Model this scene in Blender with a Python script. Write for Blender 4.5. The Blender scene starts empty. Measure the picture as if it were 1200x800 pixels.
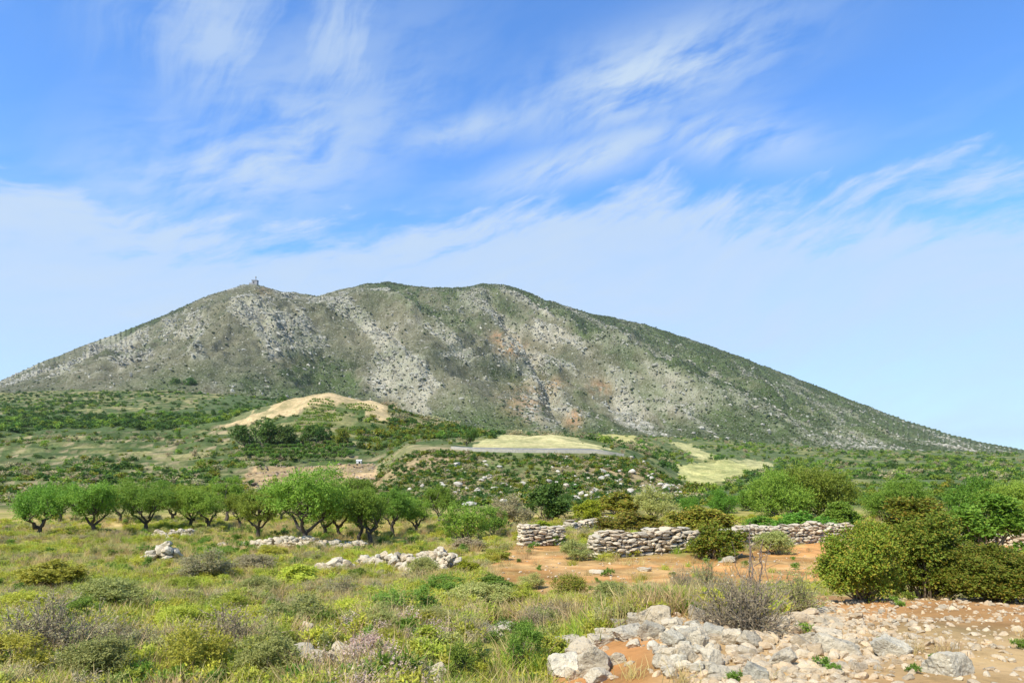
import bpy, bmesh, math, random
import numpy as np
from mathutils import Vector, Matrix, noise as mnoise

R = math.radians
rng = np.random.default_rng(7)
random.seed(7)
sc = bpy.context.scene
COL = sc.collection

# ------------------------------------------------------------------ camera, sky, sun, exposure
EYE = 1.7            # eye height above the ground underfoot
FP = 768.0           # focal length in pixels of a 1200 px wide frame
H0 = 535.0           # row of the horizon in an 800 px high frame
cam_d = bpy.data.cameras.new('camera')
cam = bpy.data.objects.new('camera', cam_d)
COL.objects.link(cam)
cam.location = (0, 0, EYE)
cam.rotation_euler = (R(90), 0, 0)
cam_d.sensor_width = 36
cam_d.lens = FP / 1200 * 36
cam_d.shift_y = (H0 - 400) / 1200
cam_d.clip_start = 0.1
cam_d.clip_end = 60000
sc.camera = cam

SUN = Vector((-0.56, -0.64, 1.0)).normalized()
sun_el = math.asin(SUN.z)
sun_rot = math.atan2(SUN.x, SUN.y)
sun_d = bpy.data.lights.new('sun', 'SUN')
sun_d.energy = 5.0
sun_d.angle = R(0.53)
sun_d.color = (1.0, 0.94, 0.83)
sun = bpy.data.objects.new('sun', sun_d)
sun.rotation_euler = SUN.to_track_quat('Z', 'Y').to_euler()
sun.location = (0, 0, 40)
COL.objects.link(sun)

vs = sc.view_settings
vs.view_transform = 'Standard'
vs.look = 'None'
vs.exposure = 0.47
vs.gamma = 1.0
vs.use_curve_mapping = False
sc.cycles.use_denoising = True
sc.cycles.max_bounces = 6
sc.cycles.diffuse_bounces = 3
sc.cycles.transmission_bounces = 4
sc.cycles.transparent_max_bounces = 8
sc.cycles.volume_bounces = 1


class NT:
    """small node-graph writer"""
    def __init__(s, tree):
        s.t = tree

    def n(s, kind, **kw):
        nd = s.t.nodes.new(kind)
        for k, v in kw.items():
            setattr(nd, k, v)
        return nd

    def link(s, a, b):
        s.t.links.new(a, b)

    def put(s, sock, v):
        if isinstance(v, bpy.types.NodeSocket):
            s.link(v, sock)
        else:
            sock.default_value = v

    def m(s, op, a, b=0.0, c=0.0, clamp=False):
        nd = s.n('ShaderNodeMath', operation=op, use_clamp=clamp)
        s.put(nd.inputs[0], a); s.put(nd.inputs[1], b); s.put(nd.inputs[2], c)
        return nd.outputs[0]

    def mix(s, f, a, b, mode='MIX'):
        nd = s.n('ShaderNodeMix', data_type='RGBA', blend_type=mode)
        s.put(nd.inputs[0], f); s.put(nd.inputs[6], a); s.put(nd.inputs[7], b)
        return nd.outputs[2]

    def noise(s, vec, scale, detail=4, rough=0.55, dist=0.0):
        nd = s.n('ShaderNodeTexNoise')
        if vec is not None:
            s.link(vec, nd.inputs['Vector'])
        s.put(nd.inputs['Scale'], scale)
        nd.inputs['Detail'].default_value = detail
        nd.inputs['Roughness'].default_value = rough
        nd.inputs['Distortion'].default_value = dist
        return nd.outputs['Fac']

    def ss(s, x, lo, hi):
        nd = s.n('ShaderNodeMapRange', interpolation_type='SMOOTHSTEP')
        s.put(nd.inputs[0], x); s.put(nd.inputs[1], lo); s.put(nd.inputs[2], hi)
        nd.inputs[3].default_value = 0; nd.inputs[4].default_value = 1
        return nd.outputs[0]

    def xyz(s, x, y, z=0.0):
        nd = s.n('ShaderNodeCombineXYZ')
        s.put(nd.inputs[0], x); s.put(nd.inputs[1], y); s.put(nd.inputs[2], z)
        return nd.outputs[0]


def rgba(c):
    return (c[0], c[1], c[2], 1.0)


# ---- sky: physical sky with thin cirrus, laid out by compass direction and elevation
def build_world():
    w = bpy.data.worlds.new('World')
    sc.world = w
    w.use_nodes = True
    t = w.node_tree
    t.nodes.clear()
    g = NT(t)
    sky = g.n('ShaderNodeTexSky', sky_type='NISHITA', sun_disc=False, sun_elevation=sun_el,
              sun_rotation=sun_rot, altitude=300, air_density=1.0, dust_density=0.6, ozone_density=2.6)
    tc = g.n('ShaderNodeTexCoord')
    sp = g.n('ShaderNodeSeparateXYZ')
    g.link(tc.outputs['Generated'], sp.inputs[0])
    x, y, z = sp.outputs
    az = g.m('MULTIPLY', g.m('ARCTAN2', x, y), 180 / math.pi)         # degrees, 0 = north (+Y), right positive
    el = g.m('MULTIPLY', g.m('ARCSINE', z), 180 / math.pi)
    # wind-drawn fibres: coordinates turned and stretched
    warp = g.noise(g.xyz(g.m('MULTIPLY', az, 0.05), g.m('MULTIPLY', el, 0.07), 3.0), 1.0, 3, 0.5)
    wp = g.m('MULTIPLY', g.m('SUBTRACT', warp, 0.5), 8.0)

    def fib(ang, sx, sy, seed, detail=5, rough=0.5):
        a = R(ang)
        p = g.m('ADD', g.m('MULTIPLY', az, math.cos(a)), g.m('MULTIPLY', el, math.sin(a)))
        q = g.m('ADD', g.m('MULTIPLY', az, -math.sin(a)), g.m('MULTIPLY', el, math.cos(a)))
        q = g.m('ADD', q, wp)
        return g.noise(g.xyz(g.m('MULTIPLY', p, sx), g.m('MULTIPLY', q, sy), seed), 1.0, detail, rough, 0.12)

    f1 = fib(13, 0.05, 0.21, 1.7, 6, 0.55)
    f2 = fib(19, 0.13, 0.52, 5.1, 7, 0.62)
    f3 = fib(58, 0.07, 0.36, 9.4, 6, 0.6)

    def patch(a0, e0, ra, re, ang):
        a = R(ang)
        da = g.m('SUBTRACT', az, a0); de = g.m('SUBTRACT', el, e0)
        p = g.m('DIVIDE', g.m('ADD', g.m('MULTIPLY', da, math.cos(a)), g.m('MULTIPLY', de, math.sin(a))), ra)
        q = g.m('DIVIDE', g.m('ADD', g.m('MULTIPLY', da, -math.sin(a)), g.m('MULTIPLY', de, math.cos(a))), re)
        r2 = g.m('ADD', g.m('MULTIPLY', p, p), g.m('MULTIPLY', q, q))
        return g.m('POWER', 2.718, g.m('MULTIPLY', r2, -1.0))

    def pd(px, row):
        X, Z = px - 600, H0 - row
        return math.degrees(math.atan2(X, FP)), math.degrees(math.atan2(Z, math.hypot(X, FP)))
    fine = g.m('ADD', g.m('MULTIPLY', f1, 0.45), g.m('MULTIPLY', f2, 0.55))
    cov = None; covl = None
    for px, row, ra, re, ang, k in [
            (760, 92, 11, 3.0, 9, 1.15), (560, 148, 11, 1.5, 13, 0.75), (690, 185, 12, 1.7, 13, 0.95), (850, 160, 8, 2.0, -12, 0.9),
            (400, 60, 6, 6.5, 62, 0.72), (255, 40, 6, 9, 62, 0.72), (300, 190, 15, 5.0, 24, 0.9), (330, 110, 14, 4.0, 24, 0.5), (850, 270, 9, 1.0, -8, 0.2),
            (470, 65, 4, 2.0, 20, 0.3), (700, 80, 6, 1.0, 22, 0.3)]:
        a0, e0 = pd(px, row)
        p = g.m('MULTIPLY', patch(a0, e0, ra, re, ang), k)
        if ang == 62:
            covl = p if covl is None else g.m('MAXIMUM', covl, p)
        else:
            cov = p if cov is None else g.m('MAXIMUM', cov, p)
    wisps = g.m('MULTIPLY', cov, g.ss(g.m('ADD', g.m('MULTIPLY', fine, 0.8), g.m('MULTIPLY', f3, 0.2)), 0.35, 0.57))
    wisps = g.m('MAXIMUM', wisps, g.m('MULTIPLY', covl, g.ss(g.m('ADD', g.m('MULTIPLY', f3, 0.7), g.m('MULTIPLY', f2, 0.3)), 0.36, 0.62)))
    # the even veil low over the hills, with a feathered, slanting upper edge
    hump = g.m('POWER', 2.718, g.m('MULTIPLY', g.m('POWER', g.m('DIVIDE', g.m('SUBTRACT', az, 9.0), 15.0), 2.0), -1.0))
    edge = g.m('SUBTRACT', el, g.m('MULTIPLY', hump, 3.2))
    top = g.m('ADD', 19.3, g.m('MULTIPLY', g.m('SUBTRACT', fine, 0.5), 22.0))
    veil = g.ss(g.m('SUBTRACT', top, edge), -1.0, 3.6)
    low = g.ss(el, 3.0, 12.0)
    veil = g.m('MULTIPLY', g.m('MULTIPLY', veil, g.m('ADD', 0.86, g.m('MULTIPLY', low, 0.14))), 0.92)
    veil = g.m('MULTIPLY', veil, g.m('ADD', 0.62, g.m('MULTIPLY', fine, 0.70)))
    gen = g.m('MULTIPLY', g.ss(f1, 0.50, 0.80), 0.18)
    cl = g.m('MAXIMUM', g.m('MAXIMUM', wisps, veil), gen)
    cl = g.m('MULTIPLY', cl, g.ss(el, -1.0, 2.0), clamp=True)
    tint = g.mix(1.0, sky.outputs[0], rgba((0.78, 1.29, 1.82)), 'MULTIPLY')
    col = g.mix(g.m('MULTIPLY', cl, 0.94), tint, rgba((3.75, 4.65, 5.75)))
    w.cycles.sampling_method = 'MANUAL'
    w.cycles.sample_map_resolution = 512
    bg = g.n('ShaderNodeBackground')
    bg.inputs[1].default_value = 0.115
    g.link(col, bg.inputs[0])
    out = g.n('ShaderNodeOutputWorld')
    g.link(bg.outputs[0], out.inputs[0])


build_world()


# ------------------------------------------------------------------ numeric noise
def _hash(ix, iy, seed):
    h = (ix.astype(np.int64) * 374761393 + iy.astype(np.int64) * 668265263 + seed * 1442695041) & 0xffffffff
    h = ((h ^ (h >> 13)) * 1274126177) & 0xffffffff
    return ((h ^ (h >> 16)) & 0xffff) / 65535.0


def vn(x, y, seed=0):
    x = np.asarray(x, float); y = np.asarray(y, float)
    x0 = np.floor(x); y0 = np.floor(y)
    fx = x - x0; fy = y - y0
    fx = fx * fx * fx * (fx * (fx * 6 - 15) + 10); fy = fy * fy * fy * (fy * (fy * 6 - 15) + 10)
    a = _hash(x0, y0, seed); b = _hash(x0 + 1, y0, seed); c = _hash(x0, y0 + 1, seed); d = _hash(x0 + 1, y0 + 1, seed)
    return (a + (b - a) * fx) * (1 - fy) + (c + (d - c) * fx) * fy


def fbm(x, y, seed=0, octv=4, gain=0.5):
    s = 0; a = 1; t = 0
    for o in range(octv):
        s = s + a * vn(x * 2 ** o + 17.3 * o, y * 2 ** o - 9.1 * o, seed + o); t += a; a *= gain
    return s / t          # 0..1


def ridged(x, y, seed=0, octv=4):
    s = 0; a = 1; t = 0
    for o in range(octv):
        s = s + a * (1 - np.abs(2 * vn(x * 2 ** o + 5.7 * o, y * 2 ** o + 3.3 * o, seed + o) - 1)); t += a; a *= 0.5
    return s / t


def sstep(x, a, b):
    t = np.clip((x - a) / (b - a), 0, 1)
    return t * t * (3 - 2 * t)


# ------------------------------------------------------------------ the lie of the land
NY = np.array([1.0, 4, 6, 8, 10, 12, 18, 25, 30, 36, 45, 60, 75.])
NL = np.array([1.62, 1.75, 2.0, 2.28, 2.6, 2.95, 3.72, 4.42, 4.8, 5.1, 5.4, 5.8, 6.05])   # drop below the eye, left and middle
NR = np.array([1.45, 1.5, 1.72, 1.96, 2.2, 2.7, 3.7, 4.42, 4.8, 5.05, 5.3, 5.7, 5.95])     # right: a rubble bank close by
FY = np.array([75, 90, 110, 130, 150, 158, 200, 240, 300, 340, 420, 550, 750, 950.])
FU = [-300, 0, 200, 260, 320, 380, 440, 480, 520, 560, 600, 660, 700, 740, 770, 800, 850, 900, 1000, 1200, 1500]
FR = np.array([
    [597, 588, 578, 570, 562, 560, 548, 535, 515, 505, 498, 490, 482, 480],
    [597, 588, 578, 570, 562, 560, 548, 535, 515, 505, 495, 485, 470, 458],
    [597, 588, 578, 570, 563, 560, 545, 530, 510, 502, 494, 482, 466, 455],
    [597, 588, 579, 571, 562, 559, 540, 524, 505, 495, 492, 482, 470, 460],
    [597, 588, 580, 572, 560, 556, 538, 520, 490, 472, 480, 482, 475, 465],
    [597, 589, 581, 572, 558, 552, 537, 518, 485, 459, 470, 482, 485, 475],
    [597, 589, 582, 572, 552, 548, 540, 522, 492, 471, 478, 490, 492, 485],
    [597, 590, 578, 548, 524, 521, 519, 514, 500, 488, 490, 497, 497, 492],
    [597, 590, 576, 545, 526, 524, 518, 512, 502, 497, 498, 502, 502, 497],
    [597, 590, 576, 546, 529, 525, 518, 513, 510, 508, 508, 508, 506, 501],
    [597, 590, 576, 548, 530, 525.5, 516, 511, 512, 513, 512, 511, 508, 504],
    [597, 590, 576, 548, 530, 525.5, 517, 511, 513, 514, 514, 513, 511, 507],
    [597, 590, 577, 549, 531, 527, 523, 519, 518, 518, 517, 515, 512, 508],
    [597, 590, 578, 552, 536, 536, 534, 532, 528, 525, 521, 518, 514, 510],
    [597, 590, 580, 558, 548, 549, 550, 548, 542, 538, 530, 522, 516, 511],
    [597, 590, 582, 572, 569, 571, 572, 570, 560, 555, 540, 528, 518, 512],
    [597, 590, 584, 580, 577, 576, 573, 570, 562, 556, 543, 530, 520, 515],
    [597, 589, 584, 580, 576, 575, 571, 567, 560, 555, 545, 533, 524, 519],
    [596, 588, 583, 578, 575, 574, 570, 566, 560, 555, 547, 538, 531, 527],
    [596, 588, 583, 578, 575, 574, 570, 566, 560, 556, 549, 541, 534, 530],
    [596, 588, 583, 578, 575, 574, 570, 566, 560, 556, 549, 541, 534, 530.]])
_gu = np.arange(-300, 1501, 5.0)
_gl = np.linspace(math.log(75), math.log(950), 160)
_tmp = np.array([np.interp(_gl, np.log(FY), FR[i]) for i in range(len(FU))])
GR = np.array([np.interp(_gu, FU, _tmp[:, j]) for j in range(len(_gl))]).T
for _ in range(3):                                    # round the corners off
    GR[1:-1] = (GR[:-2] + 2 * GR[1:-1] + GR[2:]) / 4
    GR[:, 1:-1] = (GR[:, :-2] + 2 * GR[:, 1:-1] + GR[:, 2:]) / 4


def _bil(u, l):
    fu = np.clip((u + 300) / 5.0, 0, len(_gu) - 1.001); fl = np.clip((l - _gl[0]) / (_gl[1] - _gl[0]), 0, len(_gl) - 1.001)
    i = fu.astype(int); j = fl.astype(int); a = fu - i; b = fl - j
    return (GR[i, j] * (1 - a) + GR[i + 1, j] * a) * (1 - b) + (GR[i, j + 1] * (1 - a) + GR[i + 1, j + 1] * a) * b


def T(X, Y, micro=True):
    """ground height"""
    X = np.atleast_1d(np.asarray(X, float)); Y = np.atleast_1d(np.asarray(Y, float))
    X, Y = np.broadcast_arrays(X, Y)
    Yc = np.maximum(Y, 6.0)
    u = 600 + FP * X / Yc
    wr = sstep(u, 600, 790) * (1 - 0.0 * u)
    d = np.interp(Y, NY, NL) * (1 - wr) + np.interp(Y, NY, NR) * wr
    zn = EYE - d
    row = _bil(u, np.log(np.clip(Y, 75, 950)))
    zf = EYE + (H0 - row) * np.clip(Y, 75, 1e9) / FP
    z950 = EYE + (H0 - row) * 950 / FP
    zf = np.where(Y > 950, z950 + (Y - 950) * 0.0016, zf)
    k = sstep(Y, 66, 84)
    z = zn * (1 - k) + zf * k
    z = z + 0.14 * np.exp(-((u - 790) / 85) ** 2 - ((Y - 7.6) / 1.3) ** 2)        # the rubble heap
    if micro:
        near = 1 - sstep(Y, 30, 90)
        z = z + near * ((fbm(X / 2.2, Y / 2.2, 3, 3) - 0.5) * 0.22 + (fbm(X / 0.5, Y / 0.5, 8, 2) - 0.5) * 0.05)
        far = sstep(Y, 60, 120) * (1 - 0.8 * sstep(np.abs(Y - 154), 10, 5) * (u > 450) * (u < 760))
        st = (Y + 26 * fbm(X / 70, Y / 70, 23, 2)) / 15.0; fr = st - np.floor(st)
        sb = Y / 7.0 + 0.8 * fbm(X / 30, Y / 30, 27, 2); fb = sb - np.floor(sb)
        z = z + 1.3 * (sstep(fb, 0.7, 1.0) - fb) * sstep(u, 268, 285) * sstep(u, 452, 438) * sstep(Y, 128, 136) * sstep(Y, 196, 184)
        z = z + 1.5 * (sstep(fr, 0.86, 1.0) - fr) * sstep(u, 500, 440) * sstep(Y, 84, 100) * sstep(Y, 345, 300)
        z = z + far * (fbm(X / 14, Y / 14, 21, 4) - 0.5) * np.clip(Y / 90, 0, 3.0) * (1.0 + 0.5 * (Y > 300))
    return z


def tz(X, Y):
    return float(T(X, Y)[0])


def at(u, Y):
    """a spot Y metres ahead, in the direction of column u"""
    X = (u - 600) * Y / FP
    return X, Y, tz(X, Y)


_ys = np.exp(np.linspace(math.log(3.2), math.log(900), 2600))


def onpx(u, row):
    """first ground met in the direction (u, row)"""
    X = (u - 600) * _ys / FP
    h = T(X, _ys) - (EYE + (H0 - row) * _ys / FP)
    k = np.argmax(h >= 0)
    if h[k] < 0:
        k = len(_ys) - 1
    return at(u, float(_ys[k]))


def inpoly(u, r, poly):
    ins = np.zeros(np.shape(u), bool)
    n = len(poly)
    for i in range(n):
        x1, y1 = poly[i]; x2, y2 = poly[(i + 1) % n]
        c = (y1 > r) != (y2 > r)
        with np.errstate(divide='ignore', invalid='ignore'):
            xi = (x2 - x1) * (r - y1) / ((y2 - y1) if y2 != y1 else 1e-9) + x1
        ins ^= c & (u < xi)
    return ins


# ------------------------------------------------------------------ mesh helpers
def set_mesh(name, V, F, smooth=False):
    me = bpy.data.meshes.new(name)
    V = np.asarray(V, np.float32); F = np.asarray(F, np.int32)
    nv, nf, k = len(V), len(F), F.shape[1]
    me.vertices.add(nv); me.vertices.foreach_set('co', V.ravel())
    me.loops.add(nf * k); me.loops.foreach_set('vertex_index', F.ravel())
    me.polygons.add(nf)
    me.polygons.foreach_set('loop_start', np.arange(0, nf * k, k, dtype=np.int32))
    me.polygons.foreach_set('use_smooth', np.full(nf, smooth, bool))
    me.update(calc_edges=True)
    return me


def obj(name, me, mat=None, parent=None, loc=None, **props):
    o = bpy.data.objects.new(name, me)
    COL.objects.link(o)
    if mat is not None and me is not None and not me.materials:
        me.materials.append(mat)
    if parent:
        o.parent = parent
    if loc is not None:
        o.location = loc
    for k, v in props.items():
        o[k] = v
    return o


def empty(name, loc, label, category, group=None, rz=0.0, s=1.0):
    o = bpy.data.objects.new(name, None)
    COL.objects.link(o)
    o.location = loc; o.rotation_euler = (0, 0, rz); o.scale = (s, s, s)
    o.empty_display_size = 0.3
    o['label'] = label; o['category'] = category
    if group:
        o['group'] = group
    return o


def vcol(me, name, C):
    a = me.color_attributes.new(name, 'FLOAT_COLOR', 'POINT')
    C = np.asarray(C, np.float32)
    if C.shape[1] == 3:
        C = np.concatenate([C, np.ones((len(C), 1), np.float32)], 1)
    a.data.foreach_set('color', C.ravel())


# ------------------------------------------------------------------ materials
def new_mat(name):
    m = bpy.data.materials.new(name)
    m.use_nodes = True
    m.node_tree.nodes.clear()
    return m, NT(m.node_tree)


def finish(g, shader):
    o = g.n('ShaderNodeOutputMaterial')
    g.link(shader, o.inputs[0])


def bsdf(g, col, rough=0.85, spec=0.2, bump=None, strength=0.5, dist=0.05):
    b = g.n('ShaderNodeBsdfPrincipled')
    g.put(b.inputs['Base Color'], col)
    g.put(b.inputs['Roughness'], rough)
    b.inputs['Specular IOR Level'].default_value = spec
    if bump is not None:
        bp = g.n('ShaderNodeBump')
        bp.inputs['Strength'].default_value = strength
        bp.inputs['Distance'].default_value = dist
        g.link(bump, bp.inputs['Height'])
        g.link(bp.outputs[0], b.inputs['Normal'])
    return b.outputs[0]


def leaf_mat(name, a, b, trans=0.3, hv=0.03, c=None):
    """leaves: two tones from leaf to leaf, a slight shift from plant to plant, light passing through"""
    m, g = new_mat(name)
    geo = g.n('ShaderNodeNewGeometry'); oi = g.n('ShaderNodeObjectInfo')
    col = g.mix(geo.outputs['Random Per Island'], rgba(a), rgba(b))
    if c is not None:
        k = g.ss(g.noise(oi.outputs['Location'], 0.7, 1), 0.4, 0.6)
        r2 = g.m('FRACT', g.m('MULTIPLY', geo.outputs['Random Per Island'], 17.31))
        col = g.mix(g.m('MULTIPLY', g.ss(r2, 0.55, 0.95), 0.9), col, rgba(c))
    hs = g.n('ShaderNodeHueSaturation')
    g.put(hs.inputs['Hue'], g.m('ADD', 0.5, g.m('MULTIPLY', g.m('SUBTRACT', oi.outputs['Random'], 0.5), hv)))
    r3 = g.m('FRACT', g.m('MULTIPLY', oi.outputs['Random'], 7.77))
    g.put(hs.inputs['Value'], g.m('ADD', 0.78, g.m('MULTIPLY', r3, 0.46)))
    g.link(col, hs.inputs['Color'])
    p = bsdf(g, hs.outputs[0], 0.62, 0.25)
    t = g.n('ShaderNodeBsdfTranslucent')
    g.link(hs.outputs[0], t.inputs[0])
    mx = g.n('ShaderNodeMixShader'); mx.inputs[0].default_value = trans
    g.link(p, mx.inputs[1]); g.link(t.outputs[0], mx.inputs[2])
    finish(g, mx.outputs[0])
    return m


def bark_mat(name, a, b):
    m, g = new_mat(name)
    tc = g.n('ShaderNodeTexCoord')
    n1 = g.noise(tc.outputs['Object'], 9, 5, 0.65)
    finish(g, bsdf(g, g.mix(n1, rgba(a), rgba(b)), 0.9, 0.15, n1, 0.6, 0.03))
    return m


def rock_mat(name, pale, grey, warm, scale=1.0, dark=0.6):
    m, g = new_mat(name)
    tc = g.n('ShaderNodeTexCoord'); oi = g.n('ShaderNodeObjectInfo')
    geo = g.n('ShaderNodeNewGeometry')
    P = geo.outputs['Position']
    n1 = g.noise(P, 2.2 * scale, 5, 0.6); n2 = g.noise(P, 11 * scale, 6, 0.7); n3 = g.noise(P, 34 * scale, 4, 0.7)
    col = g.mix(g.ss(n1, 0.35, 0.65), rgba(pale), rgba(grey))
    col = g.mix(g.m('MULTIPLY', oi.outputs['Random'], 0.75), col, rgba(warm))
    n4 = g.noise(P, 4.3 * scale, 5, 0.7)
    col = g.mix(g.m('MULTIPLY', g.ss(n4, 0.56, 0.70), 0.45 * dark), col, rgba((0.30, 0.21, 0.12)))
    col = g.mix(g.m('MULTIPLY', g.ss(n2, 0.53, 0.70), dark), col, rgba((0.12, 0.112, 0.09)))
    col = g.mix(g.m('MULTIPLY', g.ss(n3, 0.62, 0.7), dark * 0.8), col, rgba((0.07, 0.07, 0.06)))
    col = g.mix(g.m('MULTIPLY', g.ss(n3, 0.42, 0.3), 0.5), col, rgba((0.66, 0.63, 0.55)))
    v = g.m('ADD', 0.78, g.m('MULTIPLY', g.m('FRACT', g.m('MULTIPLY', oi.outputs['Random'], 5.3)), 0.36))
    hs = g.n('ShaderNodeHueSaturation'); g.put(hs.inputs['Value'], v); g.link(col, hs.inputs['Color'])
    h = g.m('ADD', g.m('MULTIPLY', n2, 0.7), g.m('MULTIPLY', n3, 0.3))
    finish(g, bsdf(g, hs.outputs[0], 0.92, 0.12, h, 0.9, 0.05 / scale))
    return m


M = {}
M['olive'] = leaf_mat('olive_leaf', (0.15, 0.255, 0.022), (0.29, 0.385, 0.05), 0.36, 0.05)
M['carob'] = leaf_mat('dark_leaf', (0.05, 0.11, 0.016), (0.11, 0.19, 0.03), 0.28)
M['green'] = leaf_mat('fresh_leaf', (0.10, 0.22, 0.018), (0.20, 0.33, 0.035), 0.36)
M['lentisk'] = leaf_mat('lentisk_leaf', (0.12, 0.175, 0.014), (0.23, 0.28, 0.025), 0.32, 0.03, (0.33, 0.24, 0.03))
M['rust'] = leaf_mat('rusty_leaf', (0.17, 0.20, 0.02), (0.28, 0.28, 0.03), 0.3, 0.03, (0.36, 0.24, 0.035))
M['grove'] = leaf_mat('grove_leaf', (0.10, 0.19, 0.026), (0.19, 0.30, 0.05), 0.34)
M['spurge'] = leaf_mat('spurge_leaf', (0.24, 0.31, 0.02), (0.40, 0.43, 0.03), 0.38)
M['sage'] = leaf_mat('sage_leaf', (0.28, 0.31, 0.075), (0.45, 0.44, 0.14), 0.36)
M['grey'] = leaf_mat('grey_leaf', (0.34, 0.32, 0.13), (0.50, 0.43, 0.22), 0.34, 0.04, (0.44, 0.34, 0.22))
M['grass'] = leaf_mat('grass_blade', (0.27, 0.36, 0.032), (0.46, 0.50, 0.068), 0.45, 0.045)
M['drygrass'] = leaf_mat('dry_grass_blade', (0.50, 0.41, 0.13), (0.64, 0.52, 0.23), 0.42, 0.04, (0.52, 0.34, 0.17))
M['herb'] = leaf_mat('herb_leaf', (0.38, 0.41, 0.04), (0.57, 0.56, 0.08), 0.42, 0.045)
M['weed'] = leaf_mat('weed_leaf', (0.13, 0.22, 0.025), (0.24, 0.34, 0.045), 0.38, 0.04)
M['thistle'] = leaf_mat('dry_flower', (0.48, 0.37, 0.24), (0.60, 0.47, 0.34), 0.3, 0.03, (0.52, 0.35, 0.30))
M['flower'] = leaf_mat('yellow_flower', (0.50, 0.42, 0.03), (0.62, 0.54, 0.06), 0.3)
M['farscrub'] = leaf_mat('far_scrub', (0.045, 0.065, 0.022), (0.085, 0.105, 0.04), 0.12, 0.05)
M['bark'] = bark_mat('olive_bark', (0.05, 0.04, 0.03), (0.14, 0.115, 0.085))
M['twig'] = bark_mat('grey_twig', (0.17, 0.135, 0.085), (0.34, 0.28, 0.185))
M['rock'] = rock_mat('limestone', (0.54, 0.48, 0.345), (0.37, 0.34, 0.255), (0.50, 0.395, 0.245), 1.0, 0.9)
M['wallstone'] = rock_mat('wall_stone', (0.58, 0.51, 0.37), (0.42, 0.385, 0.29), (0.54, 0.41, 0.25), 1.0, 0.4)
M['scree'] = rock_mat('scree_stone', (0.52, 0.425, 0.275), (0.42, 0.355, 0.245), (0.50, 0.35, 0.19), 1.2, 0.4)
M['farrock'] = rock_mat('far_limestone', (0.42, 0.405, 0.325), (0.28, 0.275, 0.22), (0.32, 0.29, 0.215), 0.06, 0.5)
M['terrace'] = rock_mat('terrace_stone', (0.38, 0.30, 0.22), (0.26, 0.21, 0.16), (0.36, 0.25, 0.16), 0.5, 0.4)
M['midrock'] = rock_mat('hill_boulder', (0.50, 0.465, 0.375), (0.38, 0.36, 0.295), (0.46, 0.39, 0.28), 0.5, 0.5)


def ground_mat(name, sc1, sc2, bumpd, speck=0.0):
    """zone colour from the sheet's colour attribute, broken up by noise at several sizes"""
    m, g = new_mat(name)
    at_ = g.n('ShaderNodeAttribute', attribute_name='soil')
    geo = g.n('ShaderNodeNewGeometry')
    P = geo.outputs['Position']
    n1 = g.noise(P, sc1, 6, 0.65); n2 = g.noise(P, sc2, 6, 0.7); n0 = g.noise(P, sc1 * 0.13, 5, 0.7)
    col = at_.outputs['Color']
    col = g.mix(g.ss(n0, 0.35, 0.65), g.mix(1.0, col, rgba((0.66, 0.72, 0.62)), 'MULTIPLY'), g.mix(1.0, col, rgba((1.22, 1.18, 1.15)), 'MULTIPLY'))
    col = g.mix(g.ss(n1, 0.3, 0.7), g.mix(1.0, col, rgba((0.72, 0.70, 0.66)), 'MULTIPLY'), g.mix(1.0, col, rgba((1.2, 1.2, 1.17)), 'MULTIPLY'))
    col = g.mix(g.m('MULTIPLY', g.ss(n2, 0.5, 0.75), 0.45), col, g.mix(1.0, col, rgba((0.5, 0.5, 0.42)), 'MULTIPLY'))
    col = g.mix(g.m('MULTIPLY', g.ss(n2, 0.40, 0.28), 0.22), col, rgba((0.52, 0.44, 0.32)))
    if speck:                                    # stones and low tussocks too small to model at this range
        n5 = g.noise(P, sc2 * 1.6, 3, 0.6)
        col = g.mix(g.m('MULTIPLY', g.ss(n5, 0.56, 0.66), speck), col, rgba((0.34, 0.325, 0.26)))
        col = g.mix(g.m('MULTIPLY', g.ss(n5, 0.44, 0.34), speck), col, rgba((0.045, 0.06, 0.022)))
    h = g.m('ADD', n1, g.m('MULTIPLY', n2, 0.6))
    finish(g, bsdf(g, col, 0.95, 0.08, h, 0.8, bumpd))
    return m


# ------------------------------------------------------------------ ground sheet
SAND = [(255, 499), (275, 489), (300, 478), (345, 463), (385, 456), (412, 459), (440, 472), (472, 490), (452, 494), (425, 480), (400, 470), (372, 472), (335, 485), (290, 495)]
SCARP = [(273, 563), (288, 549), (330, 543), (380, 541), (438, 540), (446, 552), (438, 570), (410, 574), (300, 574)]
FIELD1 = [(546, 525), (562, 517), (590, 511), (640, 508), (668, 511), (692, 520), (716, 527)]
FIELD2 = [(698, 508), (736, 502), (749, 518), (718, 521)]
FIELD3 = [(786, 546), (850, 539), (892, 549), (862, 562), (812, 572)]
FIELD4 = [(785, 518), (805, 520), (842, 536), (822, 540)]
FIELD5 = [(850, 538), (880, 537), (915, 546), (892, 550)]
BANK = [(436, 545), (482, 519), (546, 523), (548, 531), (480, 536)]
LGREEN = [(200, 488), (240, 470), (300, 456), (330, 460), (318, 475), (258, 500), (190, 520), (-300, 520), (-300, 480)]
TRACK = [(575, 668), (600, 640), (645, 634), (692, 650), (700, 658), (815, 648), (905, 646), (972, 632), (1080, 626), (1300, 628), (1300, 650), (1010, 668), (905, 690), (800, 702), (700, 702), (640, 696), (580, 692)]
YELLOW = [(100, 652), (215, 636), (300, 618), (460, 612), (520, 628), (420, 645), (300, 652), (230, 655)]
BANKR = [(640, 1600), (642, 792), (655, 768), (690, 752), (722, 738), (760, 722), (880, 722), (925, 712), (965, 690), (1330, 690), (1460, 740), (1500, 1600), (640, 1600)]


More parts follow.
